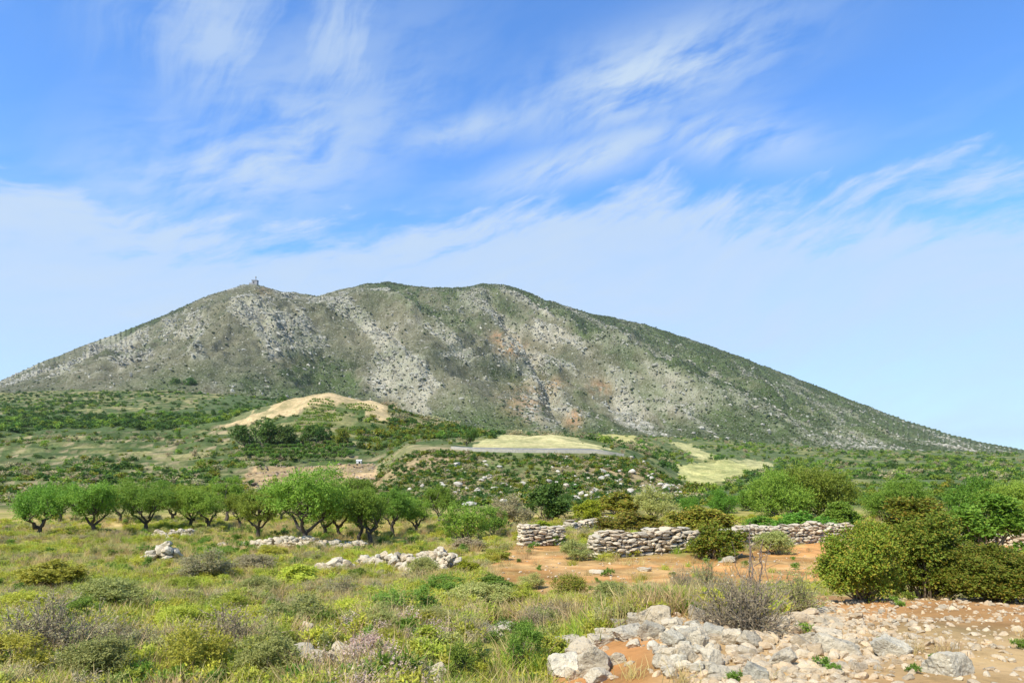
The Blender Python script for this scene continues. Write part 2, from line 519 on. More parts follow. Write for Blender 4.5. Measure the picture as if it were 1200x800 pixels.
def zone_colour(X, Y):
    Yc = np.maximum(Y, 3.0)
    u = 600 + FP * X / Yc
    z = T(X, Y, False)
    r = H0 - (z - EYE) * FP / Yc
    jit = (fbm(u / 14, r / 5, 31, 3) - 0.5)
    uj = u + jit * 14 + (fbm(X / 3.5, Y / 3.5, 33, 3) - 0.5) * 9; rj = r + (fbm(u / 20, r / 6, 37, 3) - 0.5) * 9 * np.clip((r - 590) / 60, 0.25, 1.2) + (fbm(X / 4, Y / 6, 39, 3) - 0.5) * 3.0
    C = np.zeros(X.shape + (3,))
    n = fbm(X / 3.0, Y / 3.0, 41, 4)[..., None]
    n2 = fbm(X / 9.0, Y / 9.0, 45, 3)[..., None]
    grass = np.array([0.27, 0.26, 0.06]); dry = np.array([0.46, 0.34, 0.14]); earth = np.array([0.47, 0.24, 0.085])
    near = grass + (dry - grass) * np.clip((n * 0.6 + n2 * 0.6 - 0.42) * 2.6, 0, 1)
    far_t = np.array([0.30, 0.225, 0.125]); far_g = np.array([0.135, 0.155, 0.055])
    nn = fbm(X / 22.0, Y / 22.0, 51, 4)[..., None]
    hill = far_g + (far_t - far_g) * np.clip((nn - 0.45) * 4, 0, 1)
    valley = np.array([0.10, 0.13, 0.05]) + np.array([0.12, 0.085, 0.03]) * np.clip((nn - 0.5) * 5, 0, 1)
    ns = fbm(X / 16.0, Y / 9.0, 57, 4)[..., None]
    slopeg = np.array([0.075, 0.105, 0.034]) + np.array([0.17, 0.12, 0.065]) * np.clip((ns - 0.53) * 7, 0, 1)
    st = (Y + 26 * fbm(X / 70, Y / 70, 23, 2)) / 15.0; fr = (st - np.floor(st))[..., None]
    riser = sstep(fr, 0.80, 0.9) * np.clip((fbm(X / 8, Y / 8, 59, 2)[..., None] - 0.35) * 4, 0, 1)
    slopeg = slopeg * (1 - riser) + np.array([0.27, 0.215, 0.13]) * riser
    k = sstep(Y, 60, 90)[..., None]
    mid = (u > 432) & (u < 815) & (Y < 170)
    far = np.where(mid[..., None], hill, np.where((u < 560)[..., None], slopeg, valley))
    C = near * (1 - k) + far * k
    info = np.zeros(X.shape)                     # 1 = bare earth, keeps plants away

    def paint(poly, col, ylo, yhi, amt=1.0, soft=False):
        nonlocal C, info
        ins = inpoly(uj, rj, poly) & (Y > ylo) & (Y < yhi)
        w = ins.astype(float) * amt
        var = 0.72 + 0.56 * fbm(X / (ylo / 22.0), Y / (ylo / 14.0), 47, 4)[..., None]
        C = C * (1 - w[..., None]) + np.array(col) * var * w[..., None]
        info = np.maximum(info, w)
    paint(SAND, (0.43, 0.33, 0.18), 230, 420)
    sb = Y / 7.0 + 0.8 * fbm(X / 30, Y / 30, 27, 2); fb = sb - np.floor(sb)
    paint(SCARP, np.where((fb > 0.6)[..., None], np.array([0.40, 0.28, 0.155]), np.array([0.30, 0.22, 0.125])), 110, 215)
    paint(FIELD1, (0.46, 0.41, 0.20), 152, 330)
    paint(FIELD2, (0.42, 0.38, 0.15), 170, 1000)
    paint(FIELD3, (0.40, 0.38, 0.155), 200, 700)
    paint(FIELD4, (0.40, 0.37, 0.17), 300, 1000)
    paint(FIELD5, (0.36, 0.34, 0.16), 200, 1000)
    kb = info.copy()
    paint(BANK, (0.36, 0.29, 0.17), 120, 180, 0.35)
    info = kb
    keepinfo = info.copy()
    paint(LGREEN, (0.075, 0.11, 0.04), 330, 1000, 0.8)
    info = keepinfo
    C = C * 1.0
    te = earth * (0.80 + 0.4 * fbm(X / 4.0, Y / 0.9, 55, 4)[..., None]); tw = np.clip((fbm(X / 3.0, Y / 1.1, 53, 4) - 0.47) * 6, 0, 0.75)[..., None]
    te = te * (1 - tw) + np.array([0.47, 0.30, 0.13]) * tw
    paint(TRACK, te, 14, 60, 0.97)
    yl = inpoly(uj, rj, YELLOW) & (Y > 20) & (Y < 70)
    C = np.where(yl[..., None], C * 0.45 + np.array([0.44, 0.34, 0.09]) * 0.55, C)
    info = np.maximum(info, yl * 0.35)
    bk = inpoly(uj, rj, BANKR) & (Y < 14)
    pale = np.array([0.45, 0.295, 0.145]); org = np.array([0.38, 0.185, 0.068])
    w_org = np.clip(sstep(u, 800, 745) * sstep(r, 735, 752) + np.clip((n[..., 0] - 0.50) * 5, 0, 0.7), 0, 1)[..., None]
    C = np.where(bk[..., None], pale * (1 - w_org) + org * w_org, C)
    info = np.maximum(info, bk * 1.0)
    return C, info


def build_ground():
    na, nr = 760, 470
    ang = np.radians(np.linspace(-52, 52, na))
    r1 = np.exp(np.linspace(math.log(7.0), math.log(1150), nr - 14))
    r2 = np.exp(np.linspace(math.log(1250), math.log(16000), 14))
    rr = np.concatenate([r1, r2])
    A, RR = np.meshgrid(ang, rr)
    X = RR * np.sin(A); Y = RR * np.cos(A) - 15.0
    Z = T(X, Y)
    C, info = zone_colour(X, Y)
    V = np.stack([X, Y, Z], -1).reshape(-1, 3)
    i = np.arange(nr - 1)[:, None] * na + np.arange(na - 1)[None]
    F = np.stack([i, i + 1, i + na + 1, i + na], -1).reshape(-1, 4)
    me = set_mesh('ground', V, F, True)
    vcol(me, 'soil', C.reshape(-1, 3))
    o = obj('ground', me, ground_mat('ground_soil', 0.9, 7.0, 0.06))
    o['kind'] = 'structure'


build_ground()

# ------------------------------------------------------------------ mountain
SIL = np.array([(-500, 535), (-300, 525), (-200, 508), (-120, 492), (-60, 470), (0, 446), (50, 424), (100, 404), (150, 385), (200, 366), (235, 350), (262, 340), (285, 333), (300, 333), (330, 341),
                (372, 346), (400, 339), (430, 332), (455, 330), (480, 334), (505, 337), (540, 337), (565, 332), (590, 334), (615, 340), (640, 352), (700, 369), (740, 376), (780, 387), (840, 408),
                (900, 430), (960, 454), (1000, 470), (1060, 492), (1110, 508), (1150, 518), (1200, 527), (1300, 534), (1500, 535)], float)
FOOT = np.array([(-500, 534), (-300, 520), (0, 462), (200, 458), (320, 468), (400, 480), (480, 494), (540, 500), (650, 508), (720, 510), (800, 514), (900, 521), (1000, 529), (1200, 532), (1500, 534)], float)
MY0, MY1 = 900.0, 1900.0


def mountain_z(u, t):
    """u: column of the ray, t: 0 at the foot, 1 at the ridge, on to 1.6 behind it"""
    Y = MY0 + (MY1 - MY0) * t
    X = (u - 600) * Y / FP
    Y = Y + 0 * X
    rs = np.interp(u, SIL[:, 0], SIL[:, 1]); rf = np.interp(u, FOOT[:, 0], FOOT[:, 1])
    ker = 6
    zr = EYE + (H0 - rs) * MY1 / FP; zf = EYE + (H0 - rf) * MY0 / FP - 6
    hgt = np.maximum(zr - zf, 0)
    tt = np.clip(t, 0, 1)
    prof = 0.92 * tt ** 0.92 + 0.08 * sstep(tt, 0.0, 1.0)
    z = zf + hgt * prof
    z = z - hgt * np.clip(t - 1, 0, 1) * 0.55
    env = np.sin(np.pi * np.clip(tt, 0, 1)) ** 0.8 * np.clip(hgt / 250, 0, 1)
    wx = X + (fbm(X / 260, Y / 260, 61, 3) - 0.5) * 200
    wy = Y + (fbm(X / 260, Y / 260, 67, 3) - 0.5) * 200
    # spurs and gullies running down to the right, as the strata do
    a = R(32)
    p = wx * math.cos(a) + wy * math.sin(a); q = -wx * math.sin(a) + wy * math.cos(a)
    z = z + env * (ridged(p / 330, q / 900, 71, 3) - 0.55) * 215
    z = z + env * (fbm(wx / 420, wy / 420, 75, 3) - 0.5) * 70
    crag = ridged(wx / 90, wy / 120, 81, 4)
    z = z + (0.25 + env) * (crag - 0.55) * 34 * np.clip(hgt / 200, 0, 1)
    z = z + (0.35 + env) * (fbm(X / 24, Y / 24, 91, 3) - 0.5) * 15 * np.clip(hgt / 150, 0.1, 1)
    # the straight gully right of the middle
    gl = (u - (545 + (1 - t) * 125)) / 9.0
    z = z - np.exp(-gl * gl) * env * 42 * sstep(t, 0.9, 0.6)
    # silhouette: take out what the relief added right at the ridge
    return X, Y, z, crag, env


def build_mountain():
    us = np.concatenate([np.arange(-500, 160, 6.0), np.arange(160, 1040, 1.5), np.arange(1040, 1501, 6.0)])
    ts = np.concatenate([np.linspace(-0.04, 1.05, 300), np.linspace(1.09, 1.6, 12)])
    U, TT = np.meshgrid(us, ts)
    X, Y, Z, crag, env = mountain_z(U, TT)
    nt, nu = U.shape
    Z0 = Z.copy()
    # rock where it is steep or craggy, scrub in strips, bare grey soil between
    al = (X * 0.74 - Z * 0.67); ac = (X * 0.67 + Z * 0.74)      # strata dip to the right
    s = fbm(al / 260, ac / 110, 101, 4); s2 = fbm(al / 110, ac / 42, 105, 4); s3 = fbm(X / 11, Z / 8, 109, 3)
    mid = np.exp(-((U - 570) / 170) ** 2)
    rockw = np.clip((crag * 0.40 + s2 * 1.7 + s3 * 0.5 - 1.45 + 0.26 * mid * sstep(TT, 0.95, 0.45)) * 4.5, 0, 1)
    scrubw = np.clip((s * 1.3 + s3 * 0.5 - 1.0 + 0.42 * sstep(TT, 0.5, 0.9) * sstep(U, 440, 600) + 0.22 * sstep(U, 640, 760) + 0.25 * sstep(TT, 0.8, 1.0)) * 3.6, 0, 1)
    scrubw = np.maximum(scrubw, np.clip((s + 0.3 * s2 - 0.45) * 4, 0, 1) * sstep(TT, 0.12, 0.02))
    rockw = rockw * (1 - 0.55 * scrubw)
    hg = np.clip((Z - 30) / 120, 0.1, 1)
    Z = Z + rockw * hg * (0.06 + 0.94 * sstep(TT, 0.98, 0.82)) * ((ridged(al / 46, ac / 20, 117, 3) - 0.45) * 17 + (ridged(X / 12, Y / 12, 113, 2) - 0.5) * 8)
    ledge = ac / 34 + (fbm(al / 120, ac / 120, 119, 2) - 0.5) * 3
    Z = Z + hg * (0.35 + 0.65 * rockw) * (sstep(ledge - np.floor(ledge), 0.6, 1.0) - (ledge - np.floor(ledge))) * 9 * sstep(TT, 0.96, 0.82)
    cap = EYE + (H0 - np.interp(U, SIL[:, 0], SIL[:, 1])) * Y / FP + (fbm(X / 30, Y / 30, 121, 3) - 0.6) * 12      # no knob rises over the skyline
    over = np.maximum(Z - (cap - 30 * (1 - np.clip(TT, 0, 1))), 0)
    Z = np.where(TT > 0.1, Z - over * sstep(TT, 0.1, 0.3), Z)
    soil = np.array([0.122, 0.118, 0.074]); rock = np.array([0.275, 0.262, 0.20]); green = np.array([0.062, 0.088, 0.030]); ora = np.array([0.38, 0.22, 0.12])
    C = soil + 0 * X[..., None]
    C = C * (1 - scrubw[..., None]) + green * scrubw[..., None]
    C = C * (1 - rockw[..., None]) + rock * rockw[..., None]
    rowv = H0 - (Z - EYE) * FP / Y
    for (pu, pr, ru, rv, k) in [(600, 410, 16, 10, 1), (618, 470, 26, 22, 0.5), (672, 490, 10, 12, 0.9), (703, 455, 12, 10, 0.7), (585, 395, 10, 6, 0.9), (650, 450, 12, 10, 0.5), (310, 340, 10, 6, .4)]:
        w = k * np.exp(-((U - pu) / ru) ** 2 - ((rowv - pr) / rv) ** 2) * sstep(s3, 0.3, 0.55)
        C = C * (1 - w[..., None]) + ora * w[..., None]
    V = np.stack([X, Y, Z], -1).reshape(-1, 3)
    i = np.arange(nt - 1)[:, None] * nu + np.arange(nu - 1)[None]
    F = np.stack([i, i + 1, i + nu + 1, i + nu], -1).reshape(-1, 4)
    me = set_mesh('mountain', V, F, True)
    vcol(me, 'soil', C.reshape(-1, 3))
    o = obj('mountain', me, ground_mat('mountain_slope', 0.05, 0.25, 4.0, 0.5))
    o['kind'] = 'structure'
    return U, TT, X, Y, Z, rockw, scrubw


MT = build_mountain()


# ------------------------------------------------------------------ rocks
def ico(sub):
    bm = bmesh.new()
    bmesh.ops.create_icosphere(bm, subdivisions=sub, radius=1.0)
    V = np.array([v.co[:] for v in bm.verts]); F = np.array([[v.index for v in f.verts] for f in bm.faces])
    bm.free()
    return V, F


ICO = {k: ico(k) for k in (1, 2, 3, 4)}


def rock_mesh(name, sub, seed, planes=11, rough=0.1, squash=(1, 0.8, 0.62), smooth=False, block=False):
    r = np.random.default_rng(seed)
    V, F = ICO[sub]
    N = r.normal(size=(planes, 3)); N /= np.linalg.norm(N, axis=1)[:, None]
    D = r.uniform(0.62, 1.0, planes)
    if block:
        Bx = np.concatenate([np.eye(3), -np.eye(3)]) + r.normal(size=(6, 3)) * 0.16
        Bx /= np.linalg.norm(Bx, axis=1)[:, None]
        N = np.concatenate([Bx, N]); D = np.concatenate([r.uniform(0.52, 0.66, 6), D])
    dots = V @ N.T
    rad = np.min(np.where(dots > 0.05, D / np.maximum(dots, 0.05), 9), axis=1)
    rad = np.minimum(rad, 1.25)
    off = np.array([mnoise.fractal(Vector(v) * 1.7 + Vector((seed * 3.1, 0, 0)), 1.0, 2.0, 4) for v in V])
    off2 = np.array([mnoise.fractal(Vector(v) * 5.5 + Vector((0, seed * 2.3, 0)), 1.0, 2.0, 3) for v in V]) if sub > 2 else 0
    rad = rad * (1 + rough * off + 0.4 * rough * off2)
    P = V * rad[:, None] * np.array(squash)
    lo, hi = P.min(0), P.max(0)
    P = (P - (lo + hi) / 2) / (hi - lo)          # unit box
    return set_mesh(name, P, F, smooth)


def shared(mat, meshes):
    for m in meshes:
        m.materials.append(mat)
    return meshes


BIG = shared(M['rock'], [rock_mesh('boulder_shape', 4, 200 + i, 8 + i % 4, 0.13, block=(i % 3 != 0)) for i in range(9)])
SCB = shared(M['scree'], [rock_mesh('scree_block_shape', 3, 430 + i, 9, 0.1, block=True) for i in range(5)])
MED = shared(M['rock'], [rock_mesh('rubble_shape', 3, 300 + i, 9 + i % 4, 0.12) for i in range(10)])
SCR = shared(M['scree'], [rock_mesh('scree_shape', 2, 400 + i, 8 + i % 3, 0.08) for i in range(8)])
WST = shared(M['wallstone'], [rock_mesh('stone_shape', 2, 500 + i, 9 + i % 3, 0.04, block=True) for i in range(14)])
FARR = shared(M['farrock'], [rock_mesh('crag_shape', 2, 600 + i, 8, 0.2) for i in range(6)])
MIDR = shared(M['midrock'], [rock_mesh('hill_boulder_shape', 2, 650 + i, 8, 0.15) for i in range(6)])


# ------------------------------------------------------------------ foliage
def unit(v):
    return v / np.maximum(np.linalg.norm(v, axis=-1, keepdims=True), 1e-9)


def leaf_quads(P, axis, L, W, r, cup=0.15, out=None):
    """diamond leaves: P base points, axis long direction"""
    n = len(P)
    a = unit(axis)
    face = unit(r.normal(size=(n, 3)) * 0.55 + np.array([0, 0, 0.75]) + (0 if out is None else out * 0.7))
    s = unit(np.cross(a, face))
    nn = np.cross(a, s)
    L = np.broadcast_to(L, (n,))[:, None]; W = np.broadcast_to(W, (n,))[:, None]
    mid = P + a * L * 0.48 + nn * L * cup * 0.5
    V = np.stack([P, mid + s * W / 2, P + a * L, mid - s * W / 2], 1).reshape(-1, 3)
    F = np.arange(n * 4).reshape(n, 4)
    return V, F


def tubes(chains, sides=6):
    """chains: list of (points, radii) -> V, F quads"""
    VV = []; FF = []; o = 0
    cs = np.array([(math.cos(2 * math.pi * k / sides), math.sin(2 * math.pi * k / sides)) for k in range(sides)])
    for pts, rad in chains:
        pts = np.asarray(pts, float); n = len(pts)
        d = unit(np.gradient(pts, axis=0))
        ref = np.where(np.abs(d[:, 2:3]) > 0.9, np.array([[1., 0, 0]]), np.array([[0, 0, 1.]]))
        s = unit(np.cross(d, ref)); b = np.cross(d, s)
        rad = np.asarray(rad, float)[:, None, None]
        ring = pts[:, None] + (s[:, None] * cs[None, :, :1] + b[:, None] * cs[None, :, 1:]) * rad
        VV.append(ring.reshape(-1, 3))
        for i in range(n - 1):
            for k in range(sides):
                k2 = (k + 1) % sides
                FF.append((o + i * sides + k, o + i * sides + k2, o + (i + 1) * sides + k2, o + (i + 1) * sides + k))
        o += n * sides
    return np.concatenate(VV), np.array(FF)


def bent(a, b, r, n=5, wob=0.08):
    a = np.asarray(a, float); b = np.asarray(b, float)
    t = np.linspace(0, 1, n)[:, None]
    L = np.linalg.norm(b - a)
    w = r.normal(size=(n, 3)) * wob * L; w[0] = 0; w[-1] = 0
    return a + (b - a) * t + w


def spray(centers, radii, ntw, nlf, L, W, r, up=0.25, twig=0.55, flat=0.85):
    """leafy twigs growing outwards through a set of clumps"""
    PP = []; AA = []; OO = []
    mid = np.mean(centers, axis=0)
    for c, rad in zip(centers, radii):
        n = max(3, int(ntw * (rad / np.mean(radii)) ** 2))
        d = unit(r.normal(size=(n, 3)) + np.array([0, 0, up]))
        st = c + d * rad * (r.random((n, 1)) ** 0.6) * (1 - twig * 0.6) * np.array([1, 1, flat])
        dirs = unit(d + r.normal(size=(n, 3)) * 0.45 + np.array([0, 0, up]))
        t = (np.arange(nlf) + 0.5) / nlf
        ln = rad * twig * r.uniform(0.6, 1.3, (n, 1, 1))
        pos = st[:, None] + dirs[:, None] * t[None, :, None] * ln + r.normal(size=(n, nlf, 3)) * rad * 0.03
        ax = dirs[:, None] * 0.7 + r.normal(size=(n, nlf, 3)) * 0.75
        PP.append(pos.reshape(-1, 3)); AA.append(ax.reshape(-1, 3)); OO.append(unit(pos - mid).reshape(-1, 3) * 0.5 + unit(pos - c).reshape(-1, 3) * 0.5)
    P = np.concatenate(PP); A = np.concatenate(AA)
    n = len(P)
    return leaf_quads(P, A, L * r.uniform(0.6, 1.3, n), W * r.uniform(0.7, 1.3, n), r, out=np.concatenate(OO))


def tree_meshes(seed, H, Wd, trunk_h, leaf=(0.13, 0.045), ntw=46, nlf=9, nclump=17, low=0.0, trunk_r=0.13, flat=0.8, split=False):
    """an olive-like tree: short forked trunk and a loose crown; returns (trunk mesh, crown mesh)"""
    r = np.random.default_rng(seed)
    skew = r.normal(size=2) * 0.09 * Wd
    cz = (trunk_h + H) / 2 - low / 2; rz = (H - trunk_h + low) / 2
    cen = []; rad = []
    while len(cen) < nclump:
        d = unit(r.normal(size=3)) * r.random() ** 0.45
        p = np.array([d[0] * Wd / 2 * 0.78 + skew[0] * (1 + d[2]), d[1] * Wd / 2 * 0.78 + skew[1] * (1 + d[2]), cz + d[2] * rz * 0.8 + r.normal() * 0.05 * H])
        if d[2] < -0.55 and np.hypot(d[0], d[1]) < 0.3:
            continue
        if all(np.linalg.norm(p - q) > 0.17 * Wd for q in cen) or r.random() < 0.05:
            cen.append(p); rad.append(Wd * r.uniform(0.09, 0.2))
    cen = np.array(cen); rad = np.array(rad)
    V, F = spray(cen, rad, ntw, nlf, leaf[0], leaf[1], r, 0.3, 0.7, flat)
    V[:, 2] = np.maximum(V[:, 2], 0.05)
    crown = set_mesh('crown_leaves', V, F)
    ch = []
    lean = r.normal(size=2) * 0.12
    top = np.array([lean[0], lean[1], trunk_h * 0.62])
    ch.append((bent((0, 0, -0.15), top, r, 6, 0.03), np.linspace(trunk_r * 1.35, trunk_r * 0.9, 6)))
    nl = 4
    limbs = []; groups = []
    for k in range(nl):
        a = 2 * math.pi * (k + r.uniform(-0.25, 0.25)) / nl
        e = np.array([math.cos(a) * Wd * 0.2, math.sin(a) * Wd * 0.2, trunk_h * r.uniform(1.1, 1.45)])
        c = bent(top - np.array([0, 0, 0.05]), e, r, 5, 0.06)
        groups.append([(c, np.linspace(trunk_r * 0.75, trunk_r * 0.4, 5))]); limbs.append(e)
    for c in cen:
        k = min(range(nl), key=lambda q: np.linalg.norm(limbs[q] - c))
        groups[k].append((bent(limbs[k], c, r, 5, 0.07), np.linspace(trunk_r * 0.38, trunk_r * 0.08, 5)))
    if split:
        return (set_mesh('trunk_wood', *tubes(ch, 8), True), crown, [set_mesh('limb_wood', *tubes(gp, 7), True) for gp in groups])
    return (set_mesh('trunk_wood', *tubes(ch + sum(groups, []), 6), True), crown, [])


def bush_meshes(seed, ntw=30, nlf=8, nclump=20, leaf=(0.05, 0.025), dome=0.72, twig=0.6, ragged=0.12, stems=14):
    """a shrub in a unit footprint, 1 wide and about 1 high"""
    r = np.random.default_rng(seed)
    cen = []; rad = []
    for k in range(nclump):
        a = r.uniform(0, 2 * math.pi); q = math.sqrt(r.random()) * 0.42
        zt = dome * math.sqrt(max(0.05, 1 - (q / 0.5) ** 2)) * (1 + r.normal() * ragged)
        zz = zt * (1 - 0.75 * r.random() ** 2.2)
        cen.append((math.cos(a) * q * 0.9, math.sin(a) * q * 0.9, max(0.08, zz))); rad.append(r.uniform(0.11, 0.2))
    cen = np.array(cen); rad = np.array(rad)
    V, F = spray(cen, rad, ntw, nlf, leaf[0], leaf[1], r, 0.35, twig, 0.9)
    V[:, 2] = np.maximum(V[:, 2], -0.02)
    fol = set_mesh('bush_leaves', V, F)
    ch = [(bent((r.normal() * 0.04, r.normal() * 0.04, -0.08), c, r, 4, 0.05), np.linspace(0.014, 0.004, 4)) for c in cen[:stems]]
    V, F = tubes(ch, 4)
    return set_mesh('bush_stems', V, F, True), fol


def twiggy_meshes(seed, n=170, leaf=(0.03, 0.012), nleaf=1800, h=0.75):
    """a half-dead, twiggy shrub: many fine bare stems and few grey leaves"""
    r = np.random.default_rng(seed)
    ch = []; tips = []
    for k in range(n):
        a = r.uniform(0, 2 * math.pi); lean = r.random() ** 0.7
        e = np.array([math.cos(a) * lean * 0.47, math.sin(a) * lean * 0.47, h * (1 - 0.55 * lean ** 2) * r.uniform(0.55, 1.1)])
        b = np.array([math.cos(a) * 0.1 * r.random(), math.sin(a) * 0.1 * r.random(), -0.05])
        c = bent(b, e, r, 5, 0.06)
        ch.append((c, np.linspace(0.0075, 0.0025, 5)))
        for j in range(4):
            s = c[r.integers(2, 5)]
            t2 = s + unit(e - b + r.normal(size=3) * 0.5) * r.uniform(0.08, 0.2)
            ch.append((bent(s, t2, r, 3, 0.05), np.linspace(0.0035, 0.0015, 3))); tips.append((s, t2))
    V, F = tubes(ch, 3)
    st = set_mesh('twigs', V, F, True)
    k = r.integers(0, len(tips), nleaf)
    A = np.array([tips[i][0] for i in k]); B = np.array([tips[i][1] for i in k])
    P = A + (B - A) * r.random((nleaf, 1))
    V, F = leaf_quads(P, unit(B - A) + r.normal(size=(nleaf, 3)) * 0.6, leaf[0] * r.uniform(0.6, 1.3, nleaf), leaf[1], r)
    return st, set_mesh('sparse_leaves', V, F)


# ------------------------------------------------------------------ scattering of uncountable cover (instances on points)
def proto_collection(name, items):
    c = bpy.data.collections.new(name)
    for i, me in enumerate(items):
        o = bpy.data.objects.new('%s_%02d' % (name, i), me)
        c.objects.link(o)
    return c


def scatter(name, P, rot, scl, idx, coll, label, category):
    me = bpy.data.meshes.new(name)
    P = np.asarray(P, np.float32)
    me.vertices.add(len(P)); me.vertices.foreach_set('co', P.ravel())
    a = me.attributes.new('rot', 'FLOAT_VECTOR', 'POINT'); a.data.foreach_set('vector', np.asarray(rot, np.float32).ravel())
    a = me.attributes.new('scl', 'FLOAT_VECTOR', 'POINT'); a.data.foreach_set('vector', np.asarray(scl, np.float32).ravel())
    a = me.attributes.new('pick', 'INT', 'POINT'); a.data.foreach_set('value', np.asarray(idx, np.int32).ravel())
    me.update()
    o = obj(name, me)
    o['kind'] = 'stuff'; o['label'] = label; o['category'] = category
    ng = bpy.data.node_groups.new(name + '_spread', 'GeometryNodeTree')
    ng.interface.new_socket('Geometry', in_out='INPUT', socket_type='NodeSocketGeometry')
    ng.interface.new_socket('Geometry', in_out='OUTPUT', socket_type='NodeSocketGeometry')
    gi = ng.nodes.new('NodeGroupInput'); go = ng.nodes.new('NodeGroupOutput')
    ci = ng.nodes.new('GeometryNodeCollectionInfo')
    ci.inputs[0].default_value = coll
    ci.inputs['Separate Children'].default_value = True
    ci.inputs['Reset Children'].default_value = True
    ip = ng.nodes.new('GeometryNodeInstanceOnPoints')
    ip.inputs['Pick Instance'].default_value = True

    def named(nm, tp):
        n = ng.nodes.new('GeometryNodeInputNamedAttribute'); n.data_type = tp; n.inputs[0].default_value = nm
        return n.outputs[0]
    L = ng.links.new
    L(gi.outputs[0], ip.inputs['Points']); L(ci.outputs[0], ip.inputs['Instance'])
    L(named('pick', 'INT'), ip.inputs['Instance Index'])
    e2r = ng.nodes.new('FunctionNodeEulerToRotation')
    L(named('rot', 'FLOAT_VECTOR'), e2r.inputs[0]); L(e2r.outputs[0], ip.inputs['Rotation'])
    L(named('scl', 'FLOAT_VECTOR'), ip.inputs['Scale'])
    L(ip.outputs[0], go.inputs[0])
    md = o.modifiers.new('spread', 'NODES'); md.node_group = ng
    return o


def blob_mesh(name, seed, sub=2, rough=0.35):
    """a rounded far-off bush, faceted like leaf masses"""
    r = np.random.default_rng(seed)
    V, F = ICO[sub]
    off = np.array([mnoise.fractal(Vector(v) * 2.2 + Vector((seed * 1.7, 0, 0)), 1.0, 2.0, 3) for v in V])
    P = V * (1 + rough * off + r.normal(size=len(V)) * 0.09)[:, None] * 0.5
    P[:, 2] = P[:, 2] * 0.8 + 0.3
    return set_mesh(name, P, F)


def far_bush_mesh(name, seed, n=150, leaf=0.16):
    r = np.random.default_rng(seed)
    cen = r.normal(size=(9, 3)) * np.array([0.2, 0.2, 0.13]) + np.array([0, 0, 0.36])
    V, F = spray(cen, np.full(9, 0.22), n // 27, 3, leaf, leaf * 0.7, r, 0.3, 0.6)
    V[:, 2] = np.maximum(V[:, 2], -0.05)
    return set_mesh(name, V, F)


# ------------------------------------------------------------------ far cover: crags and scrub on the mountain, groves on the plain
def mountain_cover():
    U, TT, X, Y, Z, rockw, scrubw = MT
    nt, nu = U.shape
    r = np.random.default_rng(11)
    Zg = Z

    def pick(wt, n):
        w = (wt * (Y / 1000.0) ** 2 * (U > -120) * (U < 1320) * (TT > 0.0) * (TT < 1.04)).ravel()
        w = w * np.gradient(U, axis=1).ravel()
        k = r.choice(w.size, n, p=w / w.sum())
        return k
    crag = proto_collection('crag', FARR)
    k = pick((rockw ** 1.9 + 0.03) * (0.04 + 0.96 * sstep(TT, 0.97, 0.86)), 66000)
    n = len(k)
    s = r.uniform(0.8, 2.7, n) * r.choice([1, 1, 1, 2.2], n) * np.where(TT.ravel()[k] > 0.9, 0.55, 1.0)
    P = np.stack([X.ravel()[k] + r.normal(size=n) * 1.5, Y.ravel()[k] + r.normal(size=n) * 2, Z.ravel()[k] - 0.08 * s], 1)
    scatter('mountain_crags', P, np.stack([r.normal(size=n) * 0.3, 0.35 + r.normal(size=n) * 0.35, r.normal(size=n) * 0.7], 1),
            np.stack([s * r.uniform(0.9, 2.2, n), s * r.uniform(0.6, 1, n), s * r.uniform(0.5, 1.1, n)], 1), r.integers(0, 6, n), crag,
            'pale grey limestone crags strewn over the mountain face', 'crags')
    bl = [blob_mesh('scrub_blob', 30 + i, 2) for i in range(6)]
    shared(M['farscrub'], bl)
    bc = proto_collection('scrub_blob', bl)
    k = pick(scrubw ** 1.6 + 0.16 + 0.30 * rockw, 140000)
    n = len(k)
    s = r.uniform(0.9, 2.4, n) * r.choice([1, 1, 1, 1.9], n)
    P = np.stack([X.ravel()[k] + r.normal(size=n) * 1.5, Y.ravel()[k] + r.normal(size=n) * 2, Z.ravel()[k] - 0.2 * s], 1)
    scatter('mountain_scrub', P, np.stack([0 * s, 0 * s, r.uniform(0, 6.28, n)], 1),
            np.stack([s * r.uniform(0.8, 1.5, n), s, s * r.uniform(0.6, 1.0, n)], 1), r.integers(0, 6, n), bc,
            'low dark green scrub dotted over the mountain slopes', 'scrub')


mountain_cover()

# far plants with leaf-sized faces, shared by groves and hillside scrub
FAR_G = shared(M['carob'], [far_bush_mesh('far_bush', 700 + i, 260) for i in range(4)])
FAR_O = shared(M['olive'], [far_bush_mesh('far_olive', 710 + i, 260) for i in range(3)])
FAR_L = shared(M['lentisk'], [far_bush_mesh('far_lentisk', 720 + i, 260) for i in range(3)])
FAR_S = shared(M['grey'], [far_bush_mesh('far_phrygana', 730 + i, 200) for i in range(2)])
FAR_ALL = FAR_G + FAR_O + FAR_L + FAR_S      # 0-3 dark, 4-6 olive, 7-9 lentisk, 10-11 grey
far_coll = proto_collection('far_plant', FAR_ALL)


def px_points(n, u0, u1, y0, y1, r):
    """spots spread evenly over the picture's share of a sector"""
    u = r.uniform(u0, u1, n); Y = np.exp(r.uniform(math.log(y0), math.log(y1), n))
    X = (u - 600) * Y / FP
    return u, X, Y


